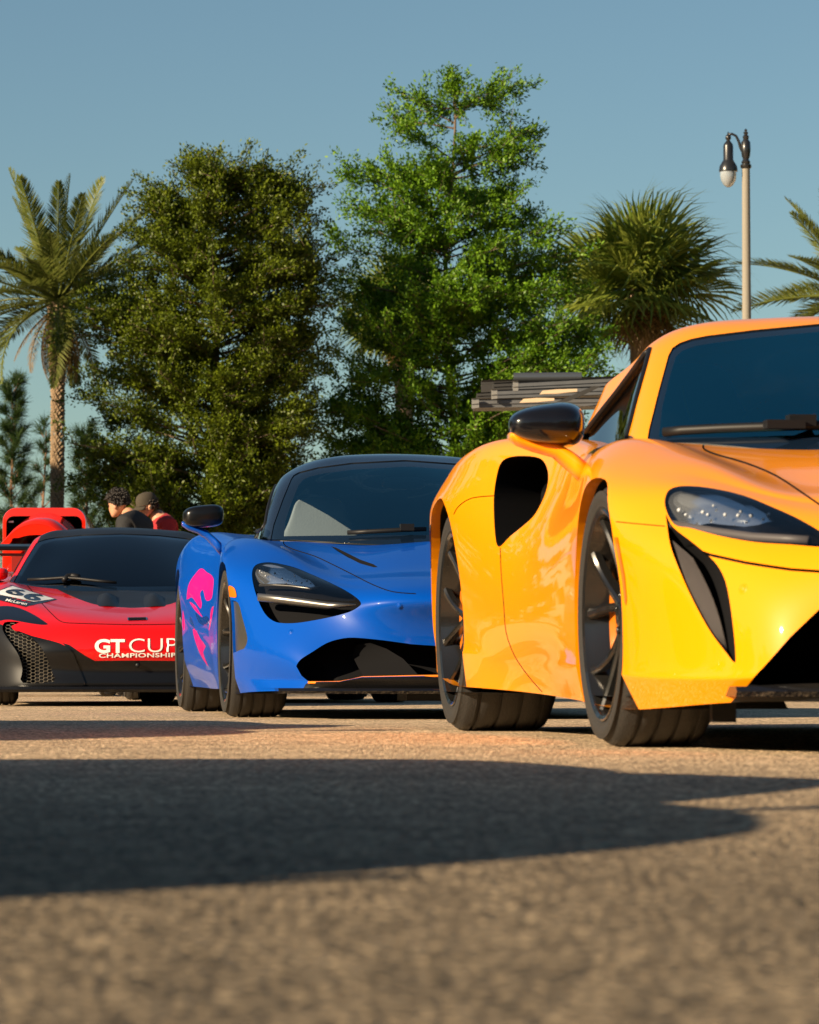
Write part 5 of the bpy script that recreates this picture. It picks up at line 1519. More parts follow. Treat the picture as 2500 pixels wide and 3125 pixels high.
# ------------------------------------------------------------------ lamp post
def lamp_post():
    D = 57; k = D / F_PX; X = at_px(2283, D)
    root = empty('street_lamp', (X, D, 0)); tag(root, 'tall street lamp with a black hooded lantern on a concrete pole', 'street lamp')
    conc = simple('pole_concrete', (.25, .225, .185), .85, bump=(60, .3), var=.25, vscale=18)
    iron = simple('black_iron', (.015, .015, .016), .3, coat=.4)
    zt = z_px(498, D)
    MB().lathe([(17 * k, 0), (17 * k, .4), (15 * k, .5), (14.2 * k, zt * .6), (12.2 * k, zt)], 16).build('pole', conc, root, True, 40)
    P = lambda l: [(r * k, z_px(y, D)) for r, y in l]
    MB().lathe(P([(12.5, 508), (17, 503), (17, 496), (12, 492), (14, 487), (9, 478), (13, 468), (15, 450), (14, 425), (8, 418), (10, 408), (5, 402), (8, 396), (3, 392), (5, 388), (0.1, 383)]), 16).build('pole_cap', iron, root, True, 50)
    dx = (2229 - 2283) * k
    pts = [(dx, 0, z_px(402, D)), (dx + 12 * k, 0, z_px(400, D)), (dx + 24 * k, 0, z_px(406, D)), (dx + 32 * k, 0, z_px(422, D)), (dx + 38 * k, 0, z_px(442, D)), (dx + 45 * k, 0, z_px(456, D)), (dx + 52 * k, 0, z_px(462, D))]
    MB().tube(pts, [4 * k, 4 * k, 4 * k, 4.4 * k, 5 * k, 5 * k, 4 * k], 8).build('arm', iron, root, True)
    lant = MB().lathe(P([(.1, 393), (3, 396), (2, 400), (8, 406), (9, 414), (5, 420), (8, 424), (13, 430), (15.5, 437), (15.5, 480), (19, 486), (27, 500), (29, 512), (29, 516), (26, 516), (24, 512)]), 20, Matrix.Translation((dx, 0, 0))).build('lantern', iron, root, True, 50)
    m, n, l, b = new_mat('lamp_bowl'); b.inputs['Base Color'].default_value = (.42, .46, .50, 1); b.inputs['Roughness'].default_value = .18; b.inputs['Transmission Weight'].default_value = .35
    MB().lathe(P([(25, 515), (25.5, 530), (22, 545), (14, 558), (6, 564), (.1, 565)]), 20, Matrix.Translation((dx, 0, 0))).build('glass_bowl', m, lant, True)
lamp_post()

# ------------------------------------------------------------------ flat roof edge behind the orange car
def canopy():
    D = 36; X = at_px(1800, D)
    root = empty('canopy', (X, D, 0)); tag(root, 'grey metal canopy with stepped fascia beams and pale soffit panels', 'canopy')
    grey = simple('fascia_paint', (.10, .102, .108), .5, var=.25, vscale=9); dk = simple('fascia_dark', (.03, .028, .026), .6)
    pale = simple('soffit_panel', (.62, .46, .30), .7, var=.12, vscale=6); steel = simple('ridge_steel', (.16, .17, .18), .3, metal=.7)
    def beam(nm, a, b, h, dep, mat, Da=D, Db=None):
        Db = Db or Da
        A = Vector(at_depth(a[0], a[1], Da)) - Vector((X, D, 0)); B_ = Vector(at_depth(b[0], b[1], Db)) - Vector((X, D, 0))
        hh = h * Da / F_PX; V = []
        for p in (A, B_):
            V += [p, p + Vector((0, dep, 0)), p + Vector((0, dep, -hh)), p + Vector((0, .012, -hh)), p + Vector((0, .012, -hh * .62)), p + Vector((0, 0, -hh * .58)), p + Vector((0, 0, -hh * .20)), p + Vector((0, .02, -hh * .16)), p + Vector((0, .02, -hh * .08))]
        return MB().add(V, [(i, (i + 1) % 9, 9 + (i + 1) % 9, 9 + i) for i in range(9)] + [tuple(range(8, -1, -1)), tuple(range(9, 18))]).build(nm, mat, root)
    beam('fascia_beam', (1446, 1218), (2150, 1208), 26, .5, grey, 35.2)
    beam('fascia_beam', (1456, 1198), (2150, 1170), 18, .4, dk, 36.0)
    beam('fascia_beam', (1504, 1190), (2150, 1166), 26, .5, grey, 35.5)
    beam('fascia_beam', (1506, 1168), (2150, 1140), 22, .4, dk, 36.4)
    beam('fascia_beam', (1568, 1166), (2150, 1136), 26, .5, grey, 35.8)
    for a, b in (((1440, 1216), (1462, 1214)), ((1500, 1188), (1518, 1186)), ((1566, 1163), (1582, 1162))):
        beam('end_cap', a, b, 30, .06, simple('cap_metal', (.30, .29, .27), .4, metal=.4), 35.1)
    r0, r1 = at_depth(1568, 1152, 36.6), at_depth(1775, 1150, 36.6)
    o = Vector((X, D, 0)); MB().tube([Vector(r0) - o, Vector((r0 + r1) / 2) - o , Vector(r1) - o], [.05, .05, .05], 14).build('ridge_roll', steel, root, True, 50)
    beam('roof_deck', (1470, 1160), (2150, 1140), 72, .3, dk, 36.9)
    def panel(q, Dp, mat, nm):
        V = [Vector(at_depth(x, y, Dp)) - o for x, y in q]; n = len(V)
        MB().add(V + [v + Vector((0, .03, 0)) for v in V], [tuple(range(n - 1, -1, -1)), tuple(range(n, 2 * n))] + [(i, (i + 1) % n, n + (i + 1) % n, n + i) for i in range(n)]).build(nm, mat, root)
    panel([(1647, 1204), (1700, 1196), (1762, 1187), (1762, 1194), (1700, 1202), (1648, 1203)], 35.0, pale, 'soffit_panel')
    panel([(1647, 1203), (1656, 1192), (1700, 1188), (1762, 1186), (1762, 1195), (1700, 1200)], 34.9, pale, 'soffit_panel')
    panel([(1585, 1229), (1598, 1217), (1640, 1214), (1692, 1215), (1692, 1222), (1640, 1227)], 34.7, pale, 'soffit_panel')
    panel([(1700, 1226), (1760, 1200), (1810, 1178), (1835, 1178), (1780, 1206), (1730, 1226)], 34.6, dk, 'brace')
    for px_ in (1990, 2140):
        p = Vector(at_depth(px_, 1190, 36)) - o
        MB().box((p.x, p.y + .2, p.z / 2), (.12, .12, p.z)).build('post', grey, root)
canopy()

# ------------------------------------------------------------------ red hot rod with its bonnet raised
def hot_rod():
    D = 33.5; X = at_px(134, D); k = D / F_PX
    root = empty('hot_rod', (X, D, 0)); tag(root, 'bright red vintage hot rod with its bonnet tilted up', 'car')
    red = paint('hot_rod_red', (.72, .016, .004), rough=.35)
    zz = lambda py: z_px(py, D) ; xx = lambda px_: (px_ - 134) * k
    hw = 130 * k
    # cab: rings from the front screen to the back, rounded shoulders
    rings = []
    for (y, sx, zt, zb) in [(.02, .97, zz(1551), .55), (-.0 + .06, 1.0, zz(1548), .5), (.5, 1.04, zz(1545), .5), (1.0, 1.02, zz(1552), .5), (1.35, .9, zz(1590), .52), (1.5, .6, zz(1700), .6)]:
        rings.append((Vector((0, y, (zt + zb) / 2)), Vector((hw * sx, 0, 0)), Vector((0, 0, (zt - zb) / 2))))
    V, Fc = blob(rings, 60, .38)
    mesh('cab', V, Fc[:-2] + [Fc[-1]], red, root, True)
    # front wall with the screen opening as a frame
    def rr(x0, x1, z0, z1, r, q=8):
        P_ = []
        for cx_, cz_, a0 in ((x1 - r, z0 + r * .3, -90), (x1 - r, z1 - r, 0), (x0 + r, z1 - r, 90), (x0 + r, z0 + r * .3, 180)):
            k_ = .3 if cz_ < (z0 + z1) / 2 else 1
            P_ += [(cx_ + r * math.cos(math.radians(a0 + 90 * i / (q - 1))), cz_ + r * k_ * math.sin(math.radians(a0 + 90 * i / (q - 1)))) for i in range(q)]
        return P_
    out = rr(-hw * .985, hw * .985, .55, zz(1549), .13); inn = rr(xx(18), xx(250), zz(1672), zz(1575), .07); n = len(out)
    Vf = [(x, .03, z) for x, z in out] + [(x * .985, -.01, z - .004) for x, z in out] + [(x, -.015, z) for x, z in inn] + [(x, .06, z) for x, z in inn]
    mesh('screen_frame', Vf, [(j * n + i, j * n + (i + 1) % n, (j + 1) * n + (i + 1) % n, (j + 1) * n + i) for j in range(3) for i in range(n)], red, root, True).data.set_sharp_from_angle(angle=math.radians(40))
    mesh('windscreen', [(x, .04, z) for x, z in inn], [tuple(range(n))], M['tinted'], root, False)
    MB().box((0, .4, 1.0), (hw * 1.7, .1, .9)).build('seat_back', M['seat_dark'], root)
    MB().box((xx(32), .03, zz(1592)), (.045, .004, .016)).build('window_sticker', simple('sticker', (.7, .75, .78), .5), root)
    # bonnet tilted up: arched shell seen from the front
    V = []; N = 25; prof = [(.0, 1.0), (-.5, .93), (-.78, .66)]
    outer = smooth_poly([(14, 1668), (40, 1636), (66, 1604), (92, 1584), (120, 1573), (140, 1571), (165, 1573), (188, 1582), (212, 1600), (232, 1622)], 4, False)
    for j, (y, sc) in enumerate(((-.12, 1.0), (-.55, .99), (-.95, .93))):
        for p in outer:
            V.append((xx(p.x) * sc, y, 1.05 + (zz(p.y) - 1.05) * (1 - .10 * j)))
    m_ = len(outer)
    o = mesh('bonnet', V, [(j * m_ + i, j * m_ + i + 1, (j + 1) * m_ + i + 1, (j + 1) * m_ + i) for j in range(2) for i in range(m_ - 1)], red, root, True)
    s = o.modifiers.new('thick', 'SOLIDIFY'); s.thickness = .012
    inner_ = smooth_poly([(36, 1668), (62, 1636), (68, 1622), (86, 1620), (112, 1612), (140, 1609), (170, 1610), (200, 1612), (222, 1626)], 4, False)
    V = [(xx(p.x) * .93, -.96, 1.05 + (zz(p.y) - 1.05) * .8) for p in outer] + [(xx(p.x) * .93, -.96, 1.05 + (zz(p.y) - 1.05) * .8) for p in inner_]
    a_, b_ = len(outer), len(inner_)
    Fq = []
    for i in range(b_ - 1):
        j = int(i * (a_ - 1) / (b_ - 1)); j2 = int((i + 1) * (a_ - 1) / (b_ - 1)); Fq.append((j, j2, a_ + i + 1, a_ + i) if j2 != j else (j, a_ + i + 1, a_ + i))
    mesh('bonnet_edge', V, Fq, red, root, True)
    MB().tube([(0, -.13, 1.05 + (zz(1571) - 1.05)), (0, -.96, 1.05 + (zz(1571) - 1.05) * .8)], .006, 6).build('bonnet_hinge', red, root)
    # engine bay, engine, firewall
    MB().box((0, -.05, .95), (hw * 1.5, .03, .8)).build('firewall', simple('firewall_red', (.25, .01, .005), .4), root)
    e = MB().box((0, -.55, .85), (.34, .6, .34))
    eng = e.build('engine', M['black'], root); bevel(eng, .02)
    for sx in (-1, 1):
        MB().tube([(sx * .2, -.75, 1.0), (sx * .2, -.35, 1.0)], .06, 10).build('valve_cover', M['chrome'], eng, True)
        for q in range(4):
            MB().tube([(sx * .22, -.74 + q * .13, .95), (sx * .32, -.74 + q * .13, .92), (sx * .36, -.72 + q * .13, .75)], .02, 8).build('header_pipe', M['chrome'], eng, True)
    MB().lathe([(.16, 1.06), (.17, 1.07), (.17, 1.12), (.15, 1.14), (0, 1.145)], 24, Matrix.Translation((0, -.55, 0))).build('air_cleaner', M['chrome'], eng, True)
    MB().tube([(xx(60), -.85, zz(1650)), (xx(75), -.8, zz(1640)), (xx(92), -.7, zz(1636))], .02, 8).build('radiator_hose', simple('brass_pipe', (.6, .38, .12), .3, metal=.8), root, True)
    # grille shell, fenders, headlights, wheels, running gear
    V, Fc = blob([(Vector((0, -1.15, .80)), Vector((.20, 0, 0)), Vector((0, 0, .30))), (Vector((0, -1.22, .79)), Vector((.23, 0, 0)), Vector((0, 0, .32))), (Vector((0, -1.28, .78)), Vector((.19, 0, 0)), Vector((0, 0, .28)))], 28, .6)
    gs = mesh('grille_shell', V, Fc, red, root, True)
    for q in range(13):
        MB().box((-.15 + q * .025, -1.29, .78), (.006, .01, .46 - .003 * (q - 6) ** 2)).build('grille_bar', M['chrome'], gs)
    for sx in (-1, 1):
        pts = [(sx * .62, -1.35, .52), (sx * .62, -1.2, .74), (sx * .62, -.9, .82), (sx * .6, -.55, .74), (sx * .58, -.2, .50), (sx * .56, .2, .36)]
        V, Fc = blob([(Vector(p), Vector((.15, 0, 0)), Vector((0, -.03, .035))) for p in pts], 14, .8)
        mesh('front_fender', V, Fc, red, root, True)
        pts = [(sx * .62, .95, .5), (sx * .64, 1.1, .78), (sx * .64, 1.4, .86), (sx * .62, 1.75, .7), (sx * .6, 1.95, .45)]
        V, Fc = blob([(Vector(p), Vector((.16, 0, 0)), Vector((0, -.03, .04))) for p in pts], 14, .8)
        mesh('rear_fender', V, Fc, red, root, True)
        hl = MB().lathe([(.001, .09), (.05, .085), (.082, .05), (.09, .02), (.085, -.02), (.055, -.09), (.001, -.12)], 20, Matrix.Translation((sx * .415, -1.12, zz(1738))) @ Matrix.Rotation(math.pi / 2, 4, 'X')).build('headlight', M['chrome'], root, True)
        MB().lathe([(.001, .094), (.06, .088), (.078, .07)], 20, Matrix.Translation((sx * .415, -1.12, zz(1738))) @ Matrix.Rotation(math.pi / 2, 4, 'X')).build('lens', M['lamp_glass'], hl, True)
        for (wy, R_, w_) in ((-.95, .31, .16), (1.35, .36, .26)):
            R4 = Matrix.Translation((sx * .70, wy, R_)) @ Matrix.Rotation(sx * math.pi / 2, 4, 'Y')
            t = MB().lathe([(R_ * .6, -w_ / 2), (R_ * .9, -w_ / 2), (R_, -w_ * .35), (R_, w_ * .35), (R_ * .9, w_ / 2), (R_ * .6, w_ / 2)], 32, R4).build('wheel', M['rubber'], root, True, 40)
            MB().lathe([(.001, w_ * .3), (R_ * .2, w_ * .34), (R_ * .5, w_ * .25), (R_ * .62, w_ * .48)], 24, R4).build('hub_cap', M['chrome'], t, True)
    MB().box((0, .1, .42), (.7, 2.6, .12)).build('chassis', M['black'], root)
    MB().box((0, 1.5, .75), (hw * 1.7, .9, .5)).build('rear_deck', red, root)
    root.rotation_euler = (0, 0, 0)
hot_rod()

# ------------------------------------------------------------------ two people looking at the hot rod
def person(px, D, chin_py, face_az, label, shirt, hair_mat, cap=None, lean=.16, seed=1, text=None, sleeve=None, tilt=14):
    X = at_px(px, D); rng = np.random.default_rng(seed)
    root = empty('person', (X, D, 0), face_az); tag(root, label, 'person', 'people standing behind the red racing car')
    zc = z_px(chin_py, D); H = zc + .235                      # local +y is the way the person faces
    skin = simple('skin', (.50, .25, .15), .5); skin.node_tree.nodes['Principled BSDF'].inputs['Subsurface Weight'].default_value = .1
    V = [(0, -lean * .7, .53 * H), (0, -lean * .72, .64 * H), (0, -lean * .75, .765 * H), (0, -lean * .55, .848 * H), (0, -lean * .36, .878 * H), (0, -.02, zc + .06)]
    R_ = [.16, .15, .17, .135, .075, .052]; E = [(0, 1), (1, 2), (2, 3), (3, 4), (4, 5)]
    kind = ['pants', 'shirt', 'shirt', 'shirt', 'shirt', 'skin']
    for s_ in (-1, 1):
        b = len(V)
        V += [(s_ * .175, -lean * .62, .838 * H), (s_ * .225, -lean * .6, .66 * H), (s_ * .20, .10, .54 * H), (s_ * .18, .17, .51 * H), (s_ * .175, .23, .49 * H)]
        R_ += [.074, .050, .036, .030, .026]; E += [(3, b), (b, b + 1), (b + 1, b + 2), (b + 2, b + 3), (b + 3, b + 4)]; kind += ['shirt', 'sleeve', 'skin', 'skin', 'skin']
        for f in range(5):                                     # fingers, thumb at the side
            q = len(V); fx = -.03 + .015 * f
            V += [(s_ * (.175 + (fx if f else -.035)), .26 if f else .225, .478 * H), (s_ * (.175 + (fx if f else -.045)), .30 - .008 * abs(f - 2) if f else .255, .465 * H)]
            R_ += [.010, .008]; E += [(b + 4, q), (q, q + 1)]; kind += ['skin', 'skin']
        b = len(V)
        V += [(s_ * .095, -lean * .4, .49 * H), (s_ * .11, 0, .27 * H), (s_ * .115, -.02, .05 * H), (s_ * .12, .11, .022 * H)]
        R_ += [.098, .066, .050, .040]; E += [(0, b), (b, b + 1), (b + 1, b + 2), (b + 2, b + 3)]; kind += ['pants', 'pants', 'pants', 'shoe']
    def grow(nm, sel, scale, mat, parent):
        idx = [i for i in range(len(V)) if sel(i)]; mp = {o_: i for i, o_ in enumerate(idx)}
        me = bpy.data.meshes.new(nm); me.from_pydata([V[i] for i in idx], [(mp[a], mp[b_]) for a, b_ in E if a in mp and b_ in mp], []); me.update()
        o = link(nm, me, parent, mat)
        sm = o.modifiers.new('skin', 'SKIN'); sm.use_smooth_shade = True
        for i, sv in zip(idx, me.skin_vertices[0].data):
            sv.radius = (R_[i] * scale, R_[i] * scale * (.70 if i in (0, 1, 2, 3) else 1))
        me.skin_vertices[0].data[0].use_root = True
        sb = o.modifiers.new('smooth', 'SUBSURF'); sb.levels = sb.render_levels = 2
        return o
    body = grow('body', lambda i: True, 1.0, skin, root)
    grow('shirt', lambda i: kind[i] in ('shirt', 'sleeve') or i == 0, 1.13, shirt, root)
    grow('trousers', lambda i: kind[i] == 'pants', 1.10, simple('denim', (.03, .04, .07), .8), root)
    for s_ in (-1, 1): grow('shoe', lambda i: V[i][2] < .1 * H and V[i][0] * s_ > 0, 1.2, M['black'], root)
    # head
    lv = [(0, .058, .022, .024), (.018, .048, .044, .044), (.05, .022, .074, .057), (.085, .0, .094, .065), (.12, -.002, .097, .070), (.16, -.006, .099, .073), (.20, -.013, .088, .065), (.226, -.016, .055, .042), (.235, -.016, .012, .010)]
    Hm = Matrix.Translation((0, .02, zc)) @ Matrix.Rotation(math.radians(-tilt), 4, 'X') @ Matrix.Scale(.90, 4)
    seg = 24; W = []
    for z, cy, ry, rx in lv:
        for k in range(seg):
            a = 2 * math.pi * k / seg; y = cy + ry * math.sin(a); x = rx * math.cos(a)
            if math.sin(a) > .9:                                # face centre line: brow, nose, lips
                y += {0: 0, .018: .006, .05: .004, .085: .024, .12: .008, .16: .003}.get(z, 0) * (1 if math.sin(a) > .97 else .35)
            W.append(Hm @ Vector((x, y, z)))
    n = len(lv)
    Fc = [(i * seg + k, i * seg + (k + 1) % seg, (i + 1) * seg + (k + 1) % seg, (i + 1) * seg + k) for i in range(n - 1) for k in range(seg)] + [tuple(range(seg - 1, -1, -1)), tuple((n - 1) * seg + k for k in range(seg))]
    head = mesh('head', W, Fc, skin, root, True); sb = head.modifiers.new('smooth', 'SUBSURF'); sb.levels = sb.render_levels = 1
    for s_ in (-1, 1):
        v, f = blob([(Hm @ Vector((s_ * (.066 + d), -.004, .098)), Hm.to_3x3() @ Vector((0, .020 * k, 0)), Hm.to_3x3() @ Vector((0, -.006 * k, .033 * k))) for d, k in ((0, .7), (.008, 1), (.016, .9))], 12, .9)
        mesh('ear', v, f, skin, head, True)
        v, f = blob([(Hm @ Vector((s_ * .030, .078 + d, .118)), Hm.to_3x3() @ Vector((.014 * k, 0, 0)), Hm.to_3x3() @ Vector((0, 0, .006 * k))) for d, k in ((0, 1), (.012, .9), (.016, .4))], 10, 1)
        mesh('eye', v, f, M['black'], head, True)
        v, f = blob([(Hm @ Vector((s_ * .030, .080 + d, .134)), Hm.to_3x3() @ Vector((.018 * k, 0, 0)), Hm.to_3x3() @ Vector((0, 0, .004 * k))) for d, k in ((0, 1), (.014, .9))], 10, 1)
        mesh('eyebrow', v, f, hair_mat, head, True)
    v, f = blob([(Hm @ Vector((0, .082 + d, .044)), Hm.to_3x3() @ Vector((.022 * k, 0, 0)), Hm.to_3x3() @ Vector((0, 0, .005 * k))) for d, k in ((0, 1), (.012, .8))], 10, 1)
    mesh('mouth', v, f, simple('lip', (.32, .10, .08), .5), head, True)
    if cap is None:
        sh = [(.085, -.045, .060, .070), (.12, -.022, .088, .077), (.155, -.010, .106, .081), (.195, -.010, .104, .078), (.228, -.012, .078, .060), (.25, -.014, .03, .025)]
    else:
        sh = [(.065, -.050, .045, .058), (.10, -.032, .070, .072), (.135, -.020, .084, .076)]
    Vs = [Hm @ Vector((rx * math.cos(2 * math.pi * k / 20), cy + ry * math.sin(2 * math.pi * k / 20), z)) for z, cy, ry, rx in sh for k in range(20)]
    m_ = len(sh)
    mesh('hair_mass', Vs, [(i * 20 + k, i * 20 + (k + 1) % 20, (i + 1) * 20 + (k + 1) % 20, (i + 1) * 20 + k) for i in range(m_ - 1) for k in range(20)] + [tuple((m_ - 1) * 20 + k for k in range(20))], hair_mat, head, True)
    # hair: overlapping curls over the scalp
    h = MB(); n_c = 1100 if cap is None else 500
    for i in range(n_c):
        u_ = rng.normal(0, 1, 3); u_ /= np.linalg.norm(u_)
        if cap is None:
            if u_[2] < -.45 or (u_[1] > .25 and u_[2] < .32): continue
            if u_[1] > -.05 and u_[2] < .05: continue
        else:
            if u_[2] > .25 or u_[2] < -.62 or u_[1] > .1: continue
        p = Vector((u_[0] * .080, u_[1] * .108 - .008, .155 + u_[2] * .098)) if cap is None else Vector((u_[0] * .073, u_[1] * .098 - .008, .135 + u_[2] * .09))
        L = rng.uniform(.012, .034); d = Vector(u_ * .6 + rng.normal(0, .8, 3)).normalized()
        h.tube([Hm @ p, Hm @ (p + Vector(u_) * .014 + d * L * .5), Hm @ (p + Vector(u_) * .012 + d * L)], [.008, .007, .003], 5, False)
    h.build('hair', hair_mat, head, True)['kind'] = 'stuff'
    if cap:
        c_ = MB(); prof = [(1.12, .128), (1.13, .15), (1.08, .19), (.92, .225), (.6, .248), (.2, .256), (.02, .257)]
        Vc = [Hm @ Vector((r * .076 * math.cos(a), r * .102 * math.sin(a) - .006, z)) for r, z in prof for a in [2 * math.pi * k / 24 for k in range(24)]]
        c_.add(Vc, [(i * 24 + k, i * 24 + (k + 1) % 24, (i + 1) * 24 + (k + 1) % 24, (i + 1) * 24 + k) for i in range(6) for k in range(24)])
        co = c_.build('cap', cap, head, True)
        Vb = []
        for j in range(5):
            for k in range(13):
                a = math.radians(20 + 140 * k / 12); rr = 1 + .75 * j / 4
                Vb.append(Hm @ Vector((.082 * math.cos(a) * (1 + .1 * j / 4), .106 * math.sin(a) * rr - .006, .132 - .030 * (j / 4) ** 1.2 - .018 * abs(math.cos(a)))))
        bo = mesh('brim', Vb, [(j * 13 + k, j * 13 + k + 1, (j + 1) * 13 + k + 1, (j + 1) * 13 + k) for j in range(4) for k in range(12)], cap, co, True)
        sd = bo.modifiers.new('thick', 'SOLIDIFY'); sd.thickness = .004
    if text:
        Vt, Ft = text_mesh(text, .02)
        yel = simple('yellow_print', (.75, .55, .04), .7)
        # print across the shoulder blades
        P_ = [(-.13 + .26 * (1 - x), -lean * .45 - .150 - .02 * (1 - (2 * x - 1) ** 2), .745 * H + .05 * y) for x, y in Vt]
        mesh('shirt_print', P_, Ft, yel, root, False)
    return root
person(372, 31.4, 1574, math.radians(66), 'person with thick dark curly hair wearing a black shirt', simple('black_shirt', (.012, .012, .014), .85, bump=(25, .5)), simple('dark_hair', (.014, .010, .008), .6), None, .20, 1, 'ALCON')
person(462, 31.9, 1578, math.radians(112), 'person in a dark olive cap and red shirt looking down', simple('red_shirt', (.30, .012, .018), .85, bump=(25, .5)), simple('brown_hair', (.02, .012, .008), .6), simple('olive_cap', (.045, .035, .022), .85), .16, 2, None)
# ------------------------------------------------------------------ more cars: one behind the blue car, two beside the row that throw the long shadows
def copy_tree(o, parent=None, swap=None, skip=()):
    if o.name.split('.')[0] in skip: return None
    c = o.copy(); COL.objects.link(c); c.parent = parent
    if swap and c.type == 'MESH':
        for i, sl in enumerate(c.material_slots):
            if sl.material in swap: sl.link = 'OBJECT'; sl.material = swap[o.material_slots[i].material]
    for ch in [x for x in o.children]: copy_tree(ch, c, swap, skip)
    return c
def more_car(src, xy, theta, label, swap, group=None, skip=()):
    r = copy_tree(src, None, swap, skip)
    th = math.radians(theta); r.location = (xy[0], xy[1], 0); r.rotation_euler = (0, 0, math.atan2(-math.cos(th), math.sin(th)))
    r['label'] = label
    if group: r['group'] = group
    return r
grey_p = paint('grey_paint', (.16, .16, .17), rough=.35)
white_p = paint('white_paint', (.72, .72, .70), rough=.35)
deep_blue = paint('deep_blue_paint', (.004, .05, .36), rough=.35)
more_car(blue_root, (-.95, 24.6), 7.0, 'plain blue sports car parked behind the flower livery car', {blue_paint: deep_blue}, None, ('livery_flower', 'pinstripe'))
more_car(blue_root, (-1.99, 2.75), 7.5, 'grey sports car parked beside the orange car, throwing the long foreground shadow', {blue_paint: grey_p}, None, ('livery_flower', 'pinstripe'))
more_car(blue_root, (-2.9, 9.4), 7.5, 'white sports car parked beside the blue car with the flower livery', {blue_paint: white_p}, None, ('livery_flower', 'pinstripe'))
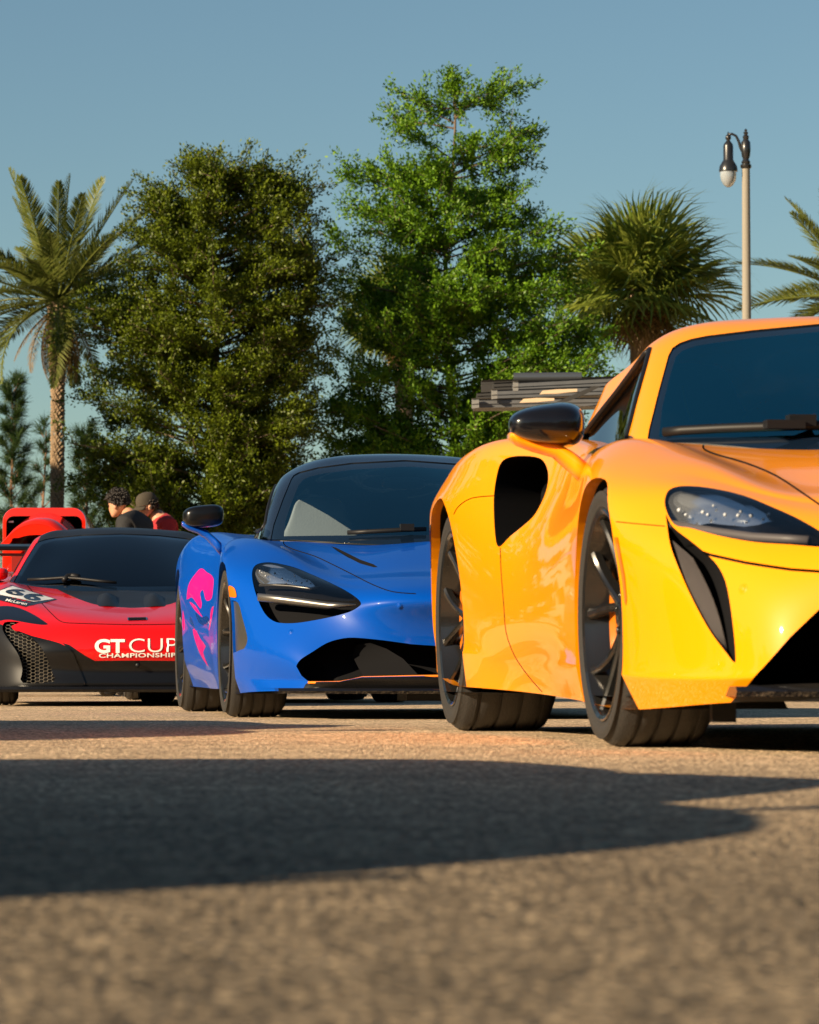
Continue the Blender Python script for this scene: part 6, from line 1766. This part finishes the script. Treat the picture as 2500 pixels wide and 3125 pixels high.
# ------------------------------------------------------------------ ground
def asphalt():
    m, n, l, b = new_mat('asphalt')
    tc = n.new('ShaderNodeTexCoord')
    def noise(sc, det=4, rough=.6):
        x = n.new('ShaderNodeTexNoise'); x.inputs['Scale'].default_value = sc; x.inputs['Detail'].default_value = det; x.inputs['Roughness'].default_value = rough
        l.new(tc.outputs['Object'], x.inputs['Vector']); return x
    vo = n.new('ShaderNodeTexVoronoi'); vo.inputs['Scale'].default_value = 95
    l.new(tc.outputs['Object'], vo.inputs['Vector'])
    cr = n.new('ShaderNodeValToRGB')
    cr.color_ramp.elements[0].position = 0.0; cr.color_ramp.elements[0].color = (.08, .066, .050, 1)
    cr.color_ramp.elements[1].position = 1.0; cr.color_ramp.elements[1].color = (.60, .49, .36, 1)
    e = cr.color_ramp.elements.new(.5); e.color = (.30, .245, .18, 1)
    sep = n.new('ShaderNodeSeparateColor'); l.new(vo.outputs['Color'], sep.inputs[0])
    l.new(sep.outputs[0], cr.inputs[0])
    big = noise(.35, 5); mid = noise(6, 5)
    mx = n.new('ShaderNodeMix'); mx.data_type = 'RGBA'; mx.blend_type = 'MULTIPLY'; mx.inputs[0].default_value = 1
    r2 = n.new('ShaderNodeValToRGB'); r2.color_ramp.elements[0].position = .3; r2.color_ramp.elements[0].color = (.72, .72, .72, 1); r2.color_ramp.elements[1].position = .7; r2.color_ramp.elements[1].color = (1.1, 1.08, 1.05, 1)
    l.new(big.outputs[0], r2.inputs[0]); l.new(cr.outputs[0], mx.inputs[6]); l.new(r2.outputs[0], mx.inputs[7])
    mx2 = n.new('ShaderNodeMix'); mx2.data_type = 'RGBA'; mx2.blend_type = 'MULTIPLY'; mx2.inputs[0].default_value = 1
    r3 = n.new('ShaderNodeValToRGB'); r3.color_ramp.elements[0].position = .32; r3.color_ramp.elements[0].color = (.75, .75, .75, 1); r3.color_ramp.elements[1].position = .68; r3.color_ramp.elements[1].color = (1.15, 1.15, 1.15, 1)
    l.new(mid.outputs[0], r3.inputs[0]); l.new(mx.outputs[2], mx2.inputs[6]); l.new(r3.outputs[0], mx2.inputs[7])
    # coarse stones: bright chips and dark pits
    def speck(sc, lo, hi, c0, c1, src):
        x = noise(sc, 2, .5); r = n.new('ShaderNodeValToRGB')
        r.color_ramp.elements[0].position = lo; r.color_ramp.elements[0].color = (c0, c0, c0, 1); r.color_ramp.elements[1].position = hi; r.color_ramp.elements[1].color = (c1, c1, c1, 1)
        y = n.new('ShaderNodeMix'); y.data_type = 'RGBA'; y.blend_type = 'MULTIPLY'; y.inputs[0].default_value = 1
        l.new(x.outputs[0], r.inputs[0]); l.new(src, y.inputs[6]); l.new(r.outputs[0], y.inputs[7]); return y.outputs[2]
    col = speck(88, .36, .64, .32, 1.7, mx2.outputs[2])
    col = speck(28, .35, .65, .86, 1.16, col)
    # vignette put into the colour: darker near, deepening the foreground shadow, lighter far
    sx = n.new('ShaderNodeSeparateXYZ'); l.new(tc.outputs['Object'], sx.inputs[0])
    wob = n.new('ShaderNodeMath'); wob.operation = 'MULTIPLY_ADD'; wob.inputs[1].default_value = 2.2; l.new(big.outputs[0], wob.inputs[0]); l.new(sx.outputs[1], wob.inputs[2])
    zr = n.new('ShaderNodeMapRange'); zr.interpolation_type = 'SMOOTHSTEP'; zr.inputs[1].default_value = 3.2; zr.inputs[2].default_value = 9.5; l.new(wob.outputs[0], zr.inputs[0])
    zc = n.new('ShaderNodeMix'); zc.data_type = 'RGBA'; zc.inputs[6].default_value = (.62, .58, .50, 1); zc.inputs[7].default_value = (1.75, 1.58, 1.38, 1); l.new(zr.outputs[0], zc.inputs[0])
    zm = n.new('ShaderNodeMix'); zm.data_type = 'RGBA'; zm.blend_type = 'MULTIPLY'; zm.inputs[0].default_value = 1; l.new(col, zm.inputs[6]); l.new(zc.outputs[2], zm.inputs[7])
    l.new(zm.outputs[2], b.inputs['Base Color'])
    b.inputs['Roughness'].default_value = .85
    b.inputs['Specular IOR Level'].default_value = .25
    v2 = n.new('ShaderNodeTexVoronoi'); v2.inputs['Scale'].default_value = 110; l.new(tc.outputs['Object'], v2.inputs['Vector'])
    bp = n.new('ShaderNodeBump'); bp.inputs['Strength'].default_value = .9; bp.inputs['Distance'].default_value = .006; bp.invert = True
    l.new(v2.outputs['Distance'], bp.inputs['Height']); l.new(bp.outputs[0], b.inputs['Normal'])
    return m
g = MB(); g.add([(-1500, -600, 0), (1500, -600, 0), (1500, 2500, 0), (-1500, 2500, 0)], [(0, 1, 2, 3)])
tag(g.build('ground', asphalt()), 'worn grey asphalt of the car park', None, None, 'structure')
# ------------------------------------------------------------------ wood round the car park, outside the view; it shows in the paintwork
def far_wood():
    rng = np.random.default_rng(77); TC = []
    for i in range(190):
        az = rng.uniform(14, 346); a = math.radians(az); r = rng.uniform(52, 85)
        if abs(az - 360 + 0) < 14: continue
        cx_, cy_ = r * math.sin(a), r * math.cos(a); h = rng.uniform(8, 14); w = rng.uniform(3.5, 6)
        n = 420
        p = rng.normal(0, 1, (n, 3)); p /= np.linalg.norm(p, axis=1)[:, None]; p *= rng.uniform(.6, 1, n)[:, None]
        TC.append(np.array([cx_, cy_, h * .52]) + p * np.array([w, w, h * .52]))
    C = np.concatenate(TC); D_ = rng.normal(0, 1, C.shape)
    V, Fc = leaves(C, D_, 1, 1.5, 1.1, .2, rng)
    tag(mesh_np('distant_wood', V, Fc, M['leaf_dark']), 'distant wood of dark trees around the car park', None, None, 'stuff')
far_wood()
